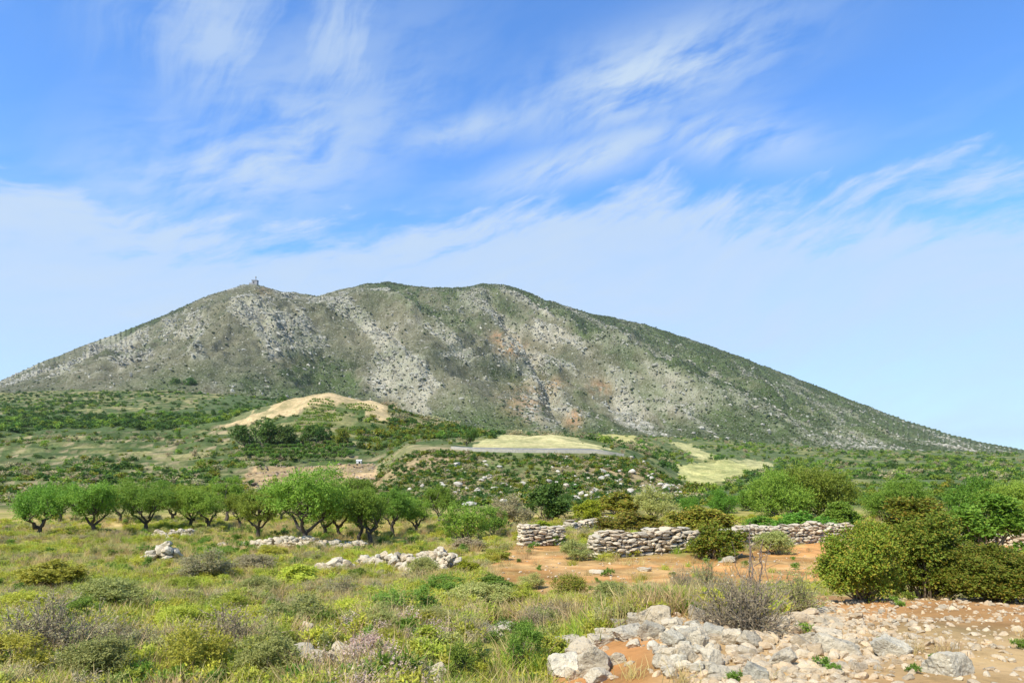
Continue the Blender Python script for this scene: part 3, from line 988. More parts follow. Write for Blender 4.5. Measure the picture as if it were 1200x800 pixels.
def mid_cover():
    r = np.random.default_rng(12)
    # scrub on the low hill below the road and on the left-hand slope, groves in the valley: one mass each
    def sow(name, n, u0, u1, y0, y1, sizes, kinds, label, cat, dens=None):
        u, X, Y = px_points(n, u0, u1, y0, y1, r)
        C, info = zone_colour(X, Y)
        row = H0 - (T(X, Y, False) - EYE) * FP / Y
        keep = (info < 0.5) | (r.random(n) < 0.035)
        if dens is not None:
            keep &= r.random(n) < dens(u, X, Y, row)
        keep &= ~((Y > 146) & (Y < 164) & (u > 440) & (u < 790))
        X, Y = X[keep], Y[keep]
        m = len(X)
        Z = T(X, Y)
        s = r.uniform(sizes[0], sizes[1], m) * r.choice([0.7, 1, 1, 1.35], m)
        scatter(name, np.stack([X, Y, Z - 0.05 * s], 1), np.stack([0 * s, 0 * s, r.uniform(0, 6.28, m)], 1),
                np.stack([s * r.uniform(0.9, 1.5, m), s * r.uniform(0.9, 1.5, m), s * r.uniform(0.75, 1.1, m)], 1),
                np.array(kinds)[r.integers(0, len(kinds), m)], far_coll, label, cat)
    sow('hillside_scrub', 7600, 420, 830, 84, 150, (0.4, 1.2), [0, 1, 2, 3, 7, 8, 9, 10, 0, 1, 4, 11], 'low mixed scrub covering the stony hill below the road', 'scrub',
        lambda u, X, Y, row: 0.25 + 0.75 * (fbm(X / 9, Y / 9, 131, 3) > 0.47))
    sow('roadside_scrub', 420, 440, 780, 160, 300, (0.6, 1.8), [0, 1, 7, 8, 10], 'sparse scrub between the road and the mountain foot', 'scrub',
        lambda u, X, Y, row: 0.7 * (fbm(X / 22, Y / 22, 133, 2) > 0.5))
    sow('terrace_scrub', 7500, -150, 470, 84, 330, (0.6, 2.2), [0, 1, 2, 3, 4, 5, 6, 7, 8, 10, 11], 'mixed green scrub over the terraced slope on the left', 'scrub',
        lambda u, X, Y, row: 0.08 + 0.92 * (fbm(X / 26, Y / 18, 137, 3) > 0.46))
    sow('slope_grove', 3600, -150, 350, 340, 900, (2.4, 4.2), [0, 1, 2, 3, 4, 5], 'dark green olive groves on the far left slope', 'grove',
        lambda u, X, Y, row: 0.15 + 0.85 * (fbm(X / 90, Y / 90, 139, 2) > 0.43))
    sow('knoll_scrub', 700, 420, 580, 230, 420, (1.2, 3.2), [0, 1, 2, 7, 8, 9, 4], 'dark and olive green scrub on the right shoulder of the sandy knoll', 'scrub')
    sow('valley_grove', 4200, 690, 1350, 260, 930, (2.2, 4.0), [0, 1, 4, 5, 6, 2, 10], 'olive groves spread over the valley floor below the mountain', 'grove',
        lambda u, X, Y, row: 0.1 + 0.9 * (fbm(X / 70, Y / 70, 141, 2) > 0.42))
    sow('valley_scrub', 700, 800, 1350, 82, 240, (0.9, 2.2), [0, 1, 2, 4, 5, 7, 8], 'scrub growing across the near valley floor on the right', 'scrub')
    sow('mountain_foot_scrub', 1400, 450, 760, 300, 930, (1.8, 4.0), [0, 1, 2, 10, 11, 10], 'grey green scrub along the foot of the mountain', 'scrub',
        lambda u, X, Y, row: 0.75 + 0 * u)
    # vines in rows on the knoll
    pts = []
    for k in range(15):
        for j in range(26):
            u = 338 + j * 3.0 + k * 2.0; Y = 262 + k * 4.6
            if fbm(np.array([u / 30.]), np.array([Y / 30.]), 5, 2)[0] > 0.36:
                pts.append(((u - 600) * Y / FP, Y))
    A = np.array(pts); Z = T(A[:, 0], A[:, 1]); m = len(A)
    s = r.uniform(1.0, 1.7, m)
    scatter('vineyard', np.column_stack([A, Z - 0.1]), np.stack([0 * s, 0 * s, r.uniform(0, 6, m)], 1), np.stack([s, s, s], 1), r.integers(4, 7, m), far_coll,
            'rows of low vines on the knoll below the sandy top', 'vineyard')


mid_cover()


# ------------------------------------------------------------------ road across the hill
def build_road():
    m, g = new_mat('asphalt')
    geo = g.n('ShaderNodeNewGeometry')
    n1 = g.noise(geo.outputs['Position'], 0.6, 5, 0.6)
    finish(g, bsdf(g, g.mix(n1, rgba((0.15, 0.145, 0.135)), rgba((0.22, 0.21, 0.195))), 0.9, 0.2, n1, 0.3, 0.02))
    us = np.linspace(530, 728, 70)
    yc = np.interp(us, [528, 545, 600, 660, 715, 750, 790], [159, 156, 154, 154, 155, 161, 172])
    yc = np.convolve(np.pad(yc, 4, 'edge'), np.ones(9) / 9, 'valid')
    wid = 3.4
    V = []; F = []
    for i, (u, y) in enumerate(zip(us, yc)):
        for j, (dy, dz) in enumerate([(-wid - 0.3, -0.9), (-wid, 0.28), (0, 0.30), (wid, 0.30), (wid + 0.3, -0.5)]):
            yy = y + dy
            x = (u - 600) * y / FP
            V.append((x, yy, tz(x, yy) * 0.5 + tz(x, y) * 0.5 + dz + (0.04 * dy if abs(dy) <= wid else 0)))
    for i in range(len(us) - 1):
        for j in range(4):
            a = i * 5 + j
            F.append((a, a + 5, a + 6, a + 1))
    o = obj('road', set_mesh('road', V, F), m)
    o['kind'] = 'structure'
    A = np.array(V).reshape(-1, 5, 3)[:, 1]                # the near edge: a low pale parapet
    W = []; F = []
    for i, p in enumerate(A):
        jz = 0.05 * math.sin(i * 2.3)
        W += [(p[0], p[1] - 0.75, p[2] - 0.7), (p[0], p[1] - 0.7, p[2] + 0.32 + jz), (p[0], p[1] - 0.25, p[2] + 0.32 + jz), (p[0], p[1] - 0.2, p[2] - 0.7)]
    for i in range(len(A) - 1):
        for j in range(3):
            a = i * 4 + j
            F.append((a, a + 4, a + 5, a + 1))
    q = obj('parapet', set_mesh('parapet', W, F), M['midrock'], o)


build_road()


# ------------------------------------------------------------------ trees
def place_tree(protos, name, x, y, z, label, category, group=None, rz=0.0, s=1.0, sz=1.0, mats=('bark', 'olive'), parts=('trunk', 'crown')):
    e = empty(name, (x, y, z), label, category, group, rz, s)
    e.scale = (s, s, s * sz)
    a = obj(parts[0], protos[0], M[mats[0]], e)
    b = obj(parts[1], protos[1], M[mats[1]], e)
    if mats[1] not in [m.name for m in b.data.materials] and b.data.materials[0] != M[mats[1]]:      # same shape, other leaves
        b.material_slots[0].link = 'OBJECT'; b.material_slots[0].material = M[mats[1]]
    for lm in protos[2]:
        obj('limb', lm, M[mats[0]], a)
    return e


OL = [tree_meshes(40 + i, h, w, t, ntw=62, nclump=nc, leaf=(0.13, 0.05), split=True) for i, (h, w, t, nc) in enumerate(((3.75, 3.9, 1.3, 27), (3.4, 3.6, 1.2, 22), (4.0, 4.7, 1.25, 33), (3.5, 3.6, 1.4, 23), (3.2, 4.0, 1.1, 23), (4.0, 3.6, 1.3, 25)))]
OLG = 'olive trees standing in the grass behind the low walls'
olives = [   # column, base row, proto, scale, turn, label
    (357, 640, 2, 1.12, 0.3, 'largest olive tree, forked trunk rising behind the low stone wall on the left'),
    (303, 632, 5, 0.92, 1.7, 'olive tree with a single leaning trunk, just left of the largest olive'),
    (245, 622, 4, 0.90, 2.9, 'second olive tree from the left edge, half hidden behind pale stones'),
    (222, 620, 0, 0.98, 4.1, 'leftmost olive tree in the photo, beside a heap of pale stones'),
    (436, 638, 1, 0.92, 0.9, 'olive tree with a V-shaped trunk at the right end of the low wall'),
    (419, 633, 3, 0.84, 5.2, 'slender olive tree close behind the V-trunked one, thin twin stems'),
    (460, 628, 5, 0.90, 3.6, 'olive tree with one dark upright trunk, right of the V-trunked olive'),
    (488, 625, 4, 0.78, 2.2, 'smaller olive tree, last one on the right of the row'),
    (399, 631, 3, 0.84, 1.1, 'olive tree with a dark trunk, first to the right of the largest olive'),
    (383, 629, 0, 0.84, 0.2, 'shaded olive tree behind the right side of the largest olive'),
    (282, 618, 1, 0.80, 5.9, 'small olive tree further back, left of the leaning trunk'),
    (170, 624, 2, 0.98, 3.0, 'olive tree left of the stone heap, outermost but two on the left'),
    (112, 628, 0, 1.0, 0.8, 'broad olive tree near the left end of the grove'),
    (45, 630, 4, 1.0, 1.9, 'olive tree at the far left end of the grove')]
for u, row, p, s, rz, lab in olives:
    x, y, z = onpx(u, row)
    place_tree(OL[p], 'olive_tree', x, y, z, lab, 'olive tree', OLG, rz, s, random.uniform(0.9, 1.08))

# back row of the grove, crowns merging
for i, (u, row) in enumerate([(330, 611), (368, 610), (412, 611), (515, 615), (203, 611), (265, 610), (140, 612), (70, 612)]):
    x, y, z = onpx(u, row)
    place_tree(OL[(i * 5 + 2) % 6], 'olive_tree', x, y, z, 'olive tree in the back row of the grove, its crown merging with its neighbours', 'olive tree',
               'back row of the olive grove', i * 1.3, 0.84 + 0.1 * (i % 3))

# dark trees on the knoll and the single one by the road
DK = [tree_meshes(60 + i, 8, 9, 1.6, (0.5, 0.3), 34, 6, 16, 1.0, 0.25) for i in range(3)]
for i, (u, row, s, lab) in enumerate([
        (287, 526, 1.1, 'leftmost dark green tree in the clump below the sandy knoll, beside the pole'),
        (308, 525, 1.32, 'tallest dark tree of the clump below the sandy knoll'),
        (331, 524, 1.12, 'dark tree right of the tallest in the clump below the knoll'),
        (360, 521, 0.92, 'dark green tree in the middle of the belt below the vines'),
        (382, 521, 0.88, 'dark green tree between the middle tree and the olive-toned one'),
        (404, 523, 0.9, 'olive-toned dark tree at the right end of the belt below the vines')]):
    x, y, z = onpx(u, row)
    place_tree(DK[i % 3], 'dark_tree', x, y, z, lab, 'tree', 'dark trees below the sandy knoll', i * 1.1, s, 0.95,
               ('bark', 'carob' if i != 5 else 'lentisk'))
x, y, z = onpx(547, 522)
place_tree(DK[1], 'roadside_tree', x, y, z, 'single dark green tree at the left end of the road', 'tree', None, 2.0, 0.6, 1.0, ('bark', 'carob'))
for i, (u, row, lab) in enumerate([(208, 458, 'dark bluish tree at the foot of the mountain, left of its twin'), (222, 457, 'dark bluish tree at the foot of the mountain, right of its twin')]):
    x, y, z = at(u, 930)
    place_tree(DK[i], 'dark_tree', x, y, z - 1, lab, 'tree', 'two dark trees under the mountain', i, 2.3, 1.0, ('bark', 'carob'))

# small grove in rows under the dark trees: one tree each
SMALL = tree_meshes(77, 3.0, 3.2, 0.7, (0.4, 0.22), 18, 5, 9, 0.5, 0.1)
for k in range(5):
    for j in range(13):
        u = 288 + j * 10.0 + (k % 2) * 5 - k * 1.5; row = 523 + k * 4.2
        if u > 412 or (k == 4 and u < 300):
            continue
        x, y, z = onpx(u + random.uniform(-1.5, 1.5), row + random.uniform(-0.8, 0.8))
        place_tree(SMALL, 'young_olive_tree', x, y, z, 'young green olive tree in the planted rows above the red earth terrace', 'olive tree',
                   'planted rows above the red terrace', random.uniform(0, 6), random.uniform(0.72, 0.95), 1.0, ('bark', 'grove'))

# ------------------------------------------------------------------ shrubs one by one
def two(seed, **k):
    return [bush_meshes(seed + i, **k) for i in range(2)]


B = {
    'leafy': two(800, ntw=42, nlf=8, nclump=26, leaf=(0.055, 0.034), dome=0.8, stems=20),
    'fine': two(810, ntw=50, nlf=8, nclump=26, leaf=(0.04, 0.016), dome=0.75),
    'low': two(820, ntw=46, nlf=8, nclump=26, leaf=(0.05, 0.03), dome=0.62, ragged=0.2),
    'loose': two(830, ntw=26, nlf=8, nclump=22, leaf=(0.05, 0.02), dome=0.7, ragged=0.25, twig=0.9),
    'near': two(840, ntw=95, nlf=9, nclump=44, leaf=(0.03, 0.017), dome=0.8, stems=30),
    'twiggy': [twiggy_meshes(850), twiggy_meshes(851, 140, nleaf=3200)],
    'greytuft': [twiggy_meshes(852, 150, nleaf=4200, h=0.8), twiggy_meshes(853, 120, nleaf=5200, h=0.7)]}
cnt = [0]


def shrub(u, row, wpx, hpx, kind, mat, label, Y=None, name='shrub', group=None):
    if Y is None:
        x, y, z = onpx(u, row)
    else:
        x, y, z = at(u, Y)
    w = wpx * y / FP; h = hpx * y / FP
    cnt[0] += 1
    P = B[kind][cnt[0] % 2]
    e = empty(name, (x, y, z - 0.03 * h), label, 'shrub', group, random.uniform(0, 6.28))
    e.scale = (w / 0.98, w / 0.98, h / 0.86)
    obj('stems', P[0].copy(), M['twig'], e)
    obj('foliage', P[1].copy(), M[mat], e)
    return e


SH = [
    (840, 654, 72, 44, 'low', 'lentisk', 'rounded olive green shrub with reddish tips in front of the dry stone wall', None),
    (908, 649, 50, 30, 'fine', 'sage', 'pale grey green shrub at the foot of the wall, right of the reddish-tipped one', None),
    (942, 634, 84, 34, 'low', 'green', 'spreading bright green shrub draped over the wall', 41.5),
    (888, 626, 60, 24, 'low', 'green', 'low bright green shrub behind the wall, left of the draped one', 44),
    (822, 622, 92, 36, 'low', 'rust', 'yellowish rust-toned shrub rising behind the wall', 45),
    (740, 622, 82, 26, 'low', 'rust', 'low orange-brown shrub behind the left part of the wall', 46),
    (770, 604, 62, 34, 'fine', 'sage', 'grey green shrub behind the wall under the rocky hill', 62),
    (722, 600, 66, 28, 'low', 'rust', 'brownish shrub at the foot of the rocky hill', 66),
    (690, 611, 40, 27, 'leafy', 'spurge', 'yellow green rounded shrub between the dark one and the brown ones', 52),
    (640, 611, 54, 40, 'leafy', 'carob', 'dark green shrub behind the short wall by the gap', 58),
    (596, 616, 56, 34, 'fine', 'grey', 'grey twiggy shrub left of the dark green one behind the grass', 54),
    (545, 627, 66, 46, 'loose', 'olive', 'olive green shrub at the right end of the olive row', 43),
    (578, 622, 44, 34, 'loose', 'olive', 'smaller olive green shrub right beside the one ending the row', 45),
    (632, 620, 46, 20, 'low', 'spurge', 'bright yellow green spurge behind the short wall', 43),
    (676, 655, 44, 22, 'fine', 'sage', 'low grey green weeds at the left end of the long wall', None),
    (650, 638, 26, 16, 'loose', 'weed', 'small green weed patch at the right end of the short wall', None),
    (985, 612, 50, 32, 'leafy', 'olive', 'olive green shrub above the right end of the wall', 46),
    (1075, 625, 90, 50, 'leafy', 'lentisk', 'broad olive green shrub beside the track at the far right', 38),
    (1160, 640, 90, 60, 'leafy', 'green', 'bright green shrub at the far right edge of the track', 34),
    (666, 700, 54, 30, 'loose', 'rust', 'sparse yellowish brown shrub at the edge of the red track', None),
    (545, 674, 36, 20, 'low', 'spurge', 'small bright yellow spurge right of the collapsed wall', None),
    (494, 680, 44, 30, 'fine', 'sage', 'grey green bush growing against the collapsed wall', None),
    (548, 645, 46, 16, 'low', 'grey', 'low greyish bush in the grass left of the gap', None),
    (346, 688, 64, 28, 'low', 'herb', 'yellow green cushion shrub in the meadow below the small stone pile', None),
    (236, 680, 70, 34, 'fine', 'grey', 'greyish shrub in the meadow near the left edge', None),
    (296, 672, 60, 24, 'fine', 'grey', 'low grey shrub between the meadow cushion and the left edge', None),
    (420, 676, 24, 12, 'low', 'weed', 'small dark green weed right of the small stone pile', None),
    (352, 738, 90, 44, 'loose', 'sage', 'dark-centred grey green shrub above the pale stone in the meadow', None),
    (262, 778, 120, 66, 'greytuft', 'grey', 'large grey purple thyme shrub at the lower left', None),
    (215, 745, 70, 40, 'fine', 'herb', 'yellow green shrub at the left edge of the meadow', None),
    (470, 726, 100, 36, 'loose', 'weed', 'broad dark green herb patch in the middle of the meadow', None),
    (560, 712, 90, 30, 'fine', 'sage', 'grey green shrub patch in front of the red track', None),
    (615, 800, 56, 60, 'loose', 'weed', 'vivid green tall weeds at the bottom left of the rocks', 6.2),
    (498, 765, 60, 34, 'low', 'herb', 'olive green cushion shrub in the lower middle of the meadow', None),
    (410, 730, 60, 28, 'loose', 'herb', 'yellow green herb patch right of the dark-centred shrub', None),
    (720, 722, 60, 32, 'fine', 'sage', 'grey green shrub just behind the left end of the rocks', 9.8),
    (798, 726, 44, 44, 'twiggy', 'grey', 'small grey twiggy shrub standing behind the top boulder', 9.9),
    (760, 712, 60, 26, 'fine', 'grey', 'pale greyish shrub behind the highest boulder', 11.2),
    (872, 742, 120, 84, 'twiggy', 'grey', 'large half-dead twiggy shrub behind the right part of the rocks', None),
    (930, 718, 76, 56, 'greytuft', 'sage', 'grey green shrub between the half-dead one and the big green bush', None),
    (830, 722, 60, 46, 'greytuft', 'sage', 'green-grey shrub left of the half-dead twiggy shrub', 10.6),
    (1012, 712, 100, 86, 'near', 'lentisk', 'large yellow green bush at the right edge above the rubble', 10.0),
    (1085, 716, 110, 88, 'near', 'lentisk', 'taller yellow green bush just beyond the right edge bush', 10.8),
    (1165, 730, 110, 60, 'near', 'lentisk', 'wide olive green bush beyond the rubble at the far right', 9.8),
    (60, 780, 150, 80, 'greytuft', 'grey', 'wide grey thyme shrub at the far lower left', None),
    (130, 720, 90, 46, 'fine', 'sage', 'grey green shrub left of the meadow edge', None),
    (60, 690, 80, 36, 'low', 'herb', 'yellow green cushion shrub at the far left of the meadow', None),
    (300, 735, 60, 26, 'loose', 'herb', 'small yellow herb clump left of the dark-centred shrub', None),
    (430, 796, 80, 40, 'loose', 'thistle', 'pinkish dry thistles at the bottom left of the meadow', 6.3),
    (580, 690, 60, 16, 'low', 'weed', 'flat green weed patch in front of the grassy gap', None),
]
_free = random.Random(5)
_kinds = [('loose', 'herb', 'yellow green mounded herb'), ('fine', 'sage', 'grey green cushion shrub'), ('greytuft', 'grey', 'dry grey tufted shrub'),
          ('loose', 'weed', 'fresh green leafy weed'), ('fine', 'herb', 'pale yellow green cushion shrub')]
_spots = [(225, 795, 90, 70), (310, 798, 80, 60), (380, 800, 60, 40), (545, 796, 60, 46), (455, 770, 56, 36), (330, 765, 50, 34), (300, 700, 56, 26), (400, 700, 60, 24), (520, 700, 64, 30),
          (610, 712, 50, 26), (650, 722, 50, 26), (440, 745, 60, 34), (555, 752, 60, 34), (600, 765, 56, 40), (210, 700, 50, 26), (270, 722, 56, 30), (505, 738, 50, 28), (625, 740, 50, 30),
          (260, 655, 40, 16), (320, 655, 44, 16), (580, 655, 40, 14), (620, 690, 40, 18), (150, 770, 80, 50), (90, 740, 70, 40), (30, 730, 80, 40), (20, 800, 90, 60), (120, 800, 90, 60)]
for q, (u, row, w, h) in enumerate(_spots):
    kd, mt, nm = _kinds[q % 5]
    shrub(u, row, w, h, kd, mt, nm + ' scattered among the meadow grass', None, 'shrub', 'scattered %ss of the meadow' % nm)
for u, row, w, h, kind, mat, lab, Y in SH:
    shrub(u, row, w, h, kind, mat, lab, Y)

# larger, tree-like bushes beyond the wall on the right
BT = [tree_meshes(90 + i, 4.0, 6.4, 0.5, (0.17, 0.07), 84, 8, 34, 0.4, 0.12, split=True) for i in range(2)]
GT = [tree_meshes(94 + i, 3.4, 5.6, 0.4, (0.16, 0.10), 60, 8, 30, 0.4, 0.12, split=True) for i in range(2)]
for u, Y, s, P, mat, lab in [
        (918, 60, 1.08, BT[0], 'olive', 'big bushy grey green olive beyond the right end of the wall'),
        (962, 62, 1.22, BT[1], 'olive', 'rounded olive crown at the right edge beyond the wall'),
        (845, 68, 0.62, GT[0], 'green', 'low bright green tree under the yellow field'),
        (880, 72, 0.72, GT[1], 'green', 'bright green spreading tree left of the big grey green olive'),
        (808, 66, 0.50, GT[1], 'green', 'small green tree in front of the yellow field'),
        (655, 72, 0.5, GT[0], 'carob', 'dark bush at the foot of the rocky hill, behind the dark shrub'),
        (1040, 58, 0.9, BT[0], 'olive', 'olive tree beyond the wall at the far right'),
        (1130, 60, 0.95, GT[0], 'green', 'bright green tree at the far right behind the track'),
        (1190, 56, 0.95, BT[1], 'olive', 'olive tree at the outermost right edge')]:
    x, y, z = at(u, Y)
    place_tree(P, 'bushy_tree', x, y, z, lab, 'tree', 'trees beyond the wall on the right', u * 0.7, s, 1.0, ('bark', mat))


# ------------------------------------------------------------------ dry stone walls, stone by stone
def stone_wall(name, label, path, h0, h1, thick, show, sl=0.34, sh=0.19, ruin=0.0, seed=0, lone=1.0):
    """path: (column, distance) corners. Stones facing the viewer are parts of their own within the columns of `show`."""
    r = np.random.default_rng(seed)
    pts = np.array([((u - 600) * Y / FP, Y) for u, Y in path])
    seg = np.linalg.norm(np.diff(pts, axis=0), axis=1); cum = np.concatenate([[0], np.cumsum(seg)]); Lt = cum[-1]
    org = (pts[0][0], pts[0][1], tz(*pts[0]))
    e = empty(name, org, label, 'stone wall')
    e['kind'] = 'thing'
    fillV = []; fillF = []; fo = 0
    n_parts = 0

    def pos(s):
        s = min(max(s, 0), Lt - 1e-6)
        k = int(np.searchsorted(cum, s, 'right') - 1); k = min(k, len(seg) - 1)
        p = pts[k] + (pts[k + 1] - pts[k]) * ((s - cum[k]) / seg[k])
        d = (pts[k + 1] - pts[k]) / seg[k]
        return p, d

    def lay(s, zoff, dep, w, hgt, tk, flat=False):
        nonlocal n_parts, fo
        p, d = pos(s)
        nrm = np.array([d[1], -d[0]])
        if nrm[1] > 0:
            nrm = -nrm
        q = p + nrm * dep
        u = 600 + FP * q[0] / q[1]
        z = tz(p[0], p[1]) + zoff
        me = WST[r.integers(0, len(WST))]
        rz = math.atan2(d[1], d[0]) + r.normal() * 0.10 + (math.pi if r.random() < 0.5 else 0)
        rx = r.normal() * 0.1; ry = r.normal() * 0.14
        seen = any(a <= u <= b for a, b in show) and dep > -0.05
        if seen and n_parts < 300:
            o = obj('stone', me, None, e)
            o.location = (q[0] - org[0], q[1] - org[1], z - org[2])
            o.rotation_euler = (rx, ry, rz); o.scale = (w, tk, hgt)
            n_parts += 1
        else:
            Mx = Matrix.LocRotScale(Vector((q[0] - org[0], q[1] - org[1], z - org[2])), Matrix.Rotation(rz, 3, 'Z') @ Matrix.Rotation(ry, 3, 'Y') @ Matrix.Rotation(rx, 3, 'X'), Vector((w, tk, hgt)))
            V, F = WCO[me.name]
            A = np.array(Mx)
            fillV.append(V @ A[:3, :3].T + A[:3, 3]); fillF.append(F + fo); fo += len(V)
    nc = max(1, int(round(max(h0, h1) / sh)))
    for c in range(nc):
        s = r.uniform(0, sl * 0.5)
        while s < Lt:
            w = sl * r.choice([0.5, 0.75, 1.0, 1.0, 1.35, 1.7]) * r.uniform(0.85, 1.15)
            p, d = pos(s + w / 2)
            top = h0 + (h1 - h0) * (s / Lt)
            top *= 1 - ruin * (0.6 * vn(np.array([s * 0.9 + seed]), np.array([0.3]), seed)[0] + 0.4 * r.random())
            z0 = c * sh
            if z0 < top - sh * 0.35:
                hh = sh * r.uniform(0.9, 1.3)
                lay(s + w / 2, z0 + sh / 2 + r.normal() * 0.03, thick / 2 - 0.1 + r.normal() * (0.03 + 0.12 * ruin), w * 1.04, hh * r.uniform(0.72, 1.15), r.uniform(0.24, 0.36))
                if z0 + sh >= top - sh * 0.35:      # capping layer, stones lying across
                    lay(s + w / 2, z0 + sh * 1.25, r.uniform(-0.0, 0.1), w * r.uniform(0.9, 1.2), sh * r.uniform(0.6, 1.0), thick * r.uniform(0.5, 0.8), True)
                lay(s + w / 2, z0 + sh / 2, -thick / 2 + 0.12, w * 1.05, hh, 0.3)
                if r.random() < 0.9:
                    lay(s + w / 2, z0 + sh / 2, -0.051, w * 1.2, hh, thick * 0.6)
            s += w
    if fillV:
        f = obj('stone_fill', set_mesh('stone_fill', np.concatenate(fillV), np.concatenate(fillF)), M['wallstone'], e)
        f['kind'] = 'stuff'
    return e


WCO = {}
for me in WST + MED + BIG:
    V = np.empty(len(me.vertices) * 3, np.float32); me.vertices.foreach_get('co', V)
    F = np.empty(len(me.loops), np.int32); me.loops.foreach_get('vertex_index', F)
    WCO[me.name] = (V.reshape(-1, 3), F.reshape(-1, 3))

stone_wall('stone_wall', 'long dry stone wall of pale stones behind the red track', [(691, 31.3), (815, 34.2), (905, 37.5), (992, 40.5)], 1.22, 1.12, 0.75, [(680, 822), (868, 892), (930, 1000)], 0.36, 0.15, 0.16, 1)
stone_wall('stone_wall', 'short dry stone wall left of the gap, ending squarely', [(607, 38.0), (656, 39.2)], 1.22, 1.05, 0.75, [(600, 660)], 0.34, 0.145, 0.12, 2)
stone_wall('stone_wall', 'tumbled low wall running back behind the gap', [(664, 46.5), (690, 49.5), (712, 54)], 0.75, 0.7, 0.8, [(655, 720)], 0.4, 0.2, 0.4, 3)
stone_wall('stone_wall', 'tumbled wall at the far right beside the track', [(1020, 40.5), (1110, 39), (1230, 36)], 0.8, 0.7, 0.7, [(1010, 1300)], 0.42, 0.2, 0.35, 5)


def stone_heap(name, label, blobs, n, size, seed):
    """a collapsed wall or heap: stones piled to a rough ridge; blobs: (column, distance, half width, height)"""
    r = np.random.default_rng(seed)
    B0 = blobs[0]
    ox, oy, oz = at(B0[0], B0[1])
    e = empty(name, (ox, oy, oz), label, 'stone heap')
    e['kind'] = 'thing'
    tot = sum(b[2] * b[3] for b in blobs)
    for (u, Y, hw, h) in blobs:
        for k in range(max(4, int(n * hw * h / tot))):
            a = r.uniform(0, 2 * math.pi); q = math.sqrt(r.random())
            x = (u - 600) * Y / FP + math.cos(a) * q * hw; y = Y + math.sin(a) * q * min(hw, 0.8)
            lim = h * (1 - q ** 2.2)
            s = size * r.uniform(0.55, 1.5)
            zz = tz(x, y) + max(0.0, lim * (1 if r.random() < 0.6 else r.random())) - 0.12 * s
            me = (MED + WST)[r.integers(0, len(MED) + len(WST))]
            o = obj('stone', me, None, e)
            o.location = (x - ox, y - oy, zz - oz)
            o.rotation_euler = (r.normal() * 0.35, r.normal() * 0.35, r.uniform(0, 6.28))
            o.scale = (s, s * r.uniform(0.6, 0.95), s * r.uniform(0.4, 0.75))
    return e


stone_heap('collapsed_wall', 'collapsed stone wall spilling across the meadow in front of the olives',
           [(432, 28, 0.7, 0.4), (450, 27.4, 0.75, 0.5), (468, 26.8, 0.75, 0.55), (486, 26, 0.75, 0.65), (503, 25, 0.7, 0.8), (517, 24.2, 0.6, 0.95), (526, 23.8, 0.5, 0.85)], 300, 0.33, 21)
stone_heap('low_wall', 'low broken wall of pale stones beneath the olive trees',
           [(285, 36.6, 0.6, 0.25), (303, 36.5, 0.8, 0.4), (322, 36.5, 0.8, 0.6), (340, 36.6, 0.8, 0.65), (358, 36.8, 0.8, 0.6), (378, 36.6, 0.8, 0.4), (398, 36.5, 0.8, 0.45), (418, 36.4, 0.8, 0.45)], 290, 0.4, 26)
stone_heap('stone_pile', 'small pile of grey stones in the meadow left of the collapsed wall', [(378, 25.0, 0.55, 0.35), (397, 24.6, 0.5, 0.6)], 46, 0.42, 22)
stone_heap('stone_pile', 'pale heap of stones beside the leftmost olive trees', [(203, 43, 0.9, 0.5), (218, 42.5, 0.8, 0.6), (190, 43, 0.8, 0.5)], 70, 0.42, 23)
stone_heap('stone_pile', 'dark-shadowed stones stacked at the left edge of the meadow', [(198, 29, 0.45, 0.9), (184, 29, 0.5, 0.7)], 40, 0.42, 24)
stone_heap('stone_pile', 'reddish earth and small stones right of the second olive', [(262, 37, 0.5, 0.3)], 18, 0.32, 25)

# ------------------------------------------------------------------ rocks lying about, one by one
def rock(u, row, wpx, hpx, label, bank=BIG, Y=None, group=None, name='rock', dep=0.8, rz=None, tilt=0.18):
    """row: the rock's lower edge"""
    x, y, z = onpx(u, row) if Y is None else at(u, Y)
    w = wpx * y / FP; h = hpx * y / FP
    me = bank[random.randrange(len(bank))]
    o = obj(name, me, None)
    o.location = (x, y + w * dep * 0.25, z + h * 0.27)
    o.rotation_euler = (random.gauss(0, tilt), random.gauss(0, tilt), random.uniform(-0.5, 0.5) + random.choice([0, math.pi]) if rz is None else rz)
    o.scale = (w * 1.15, w * dep, h * 1.3)
    o['label'] = label; o['category'] = 'rock'
    if group:
        o['group'] = group
    return o


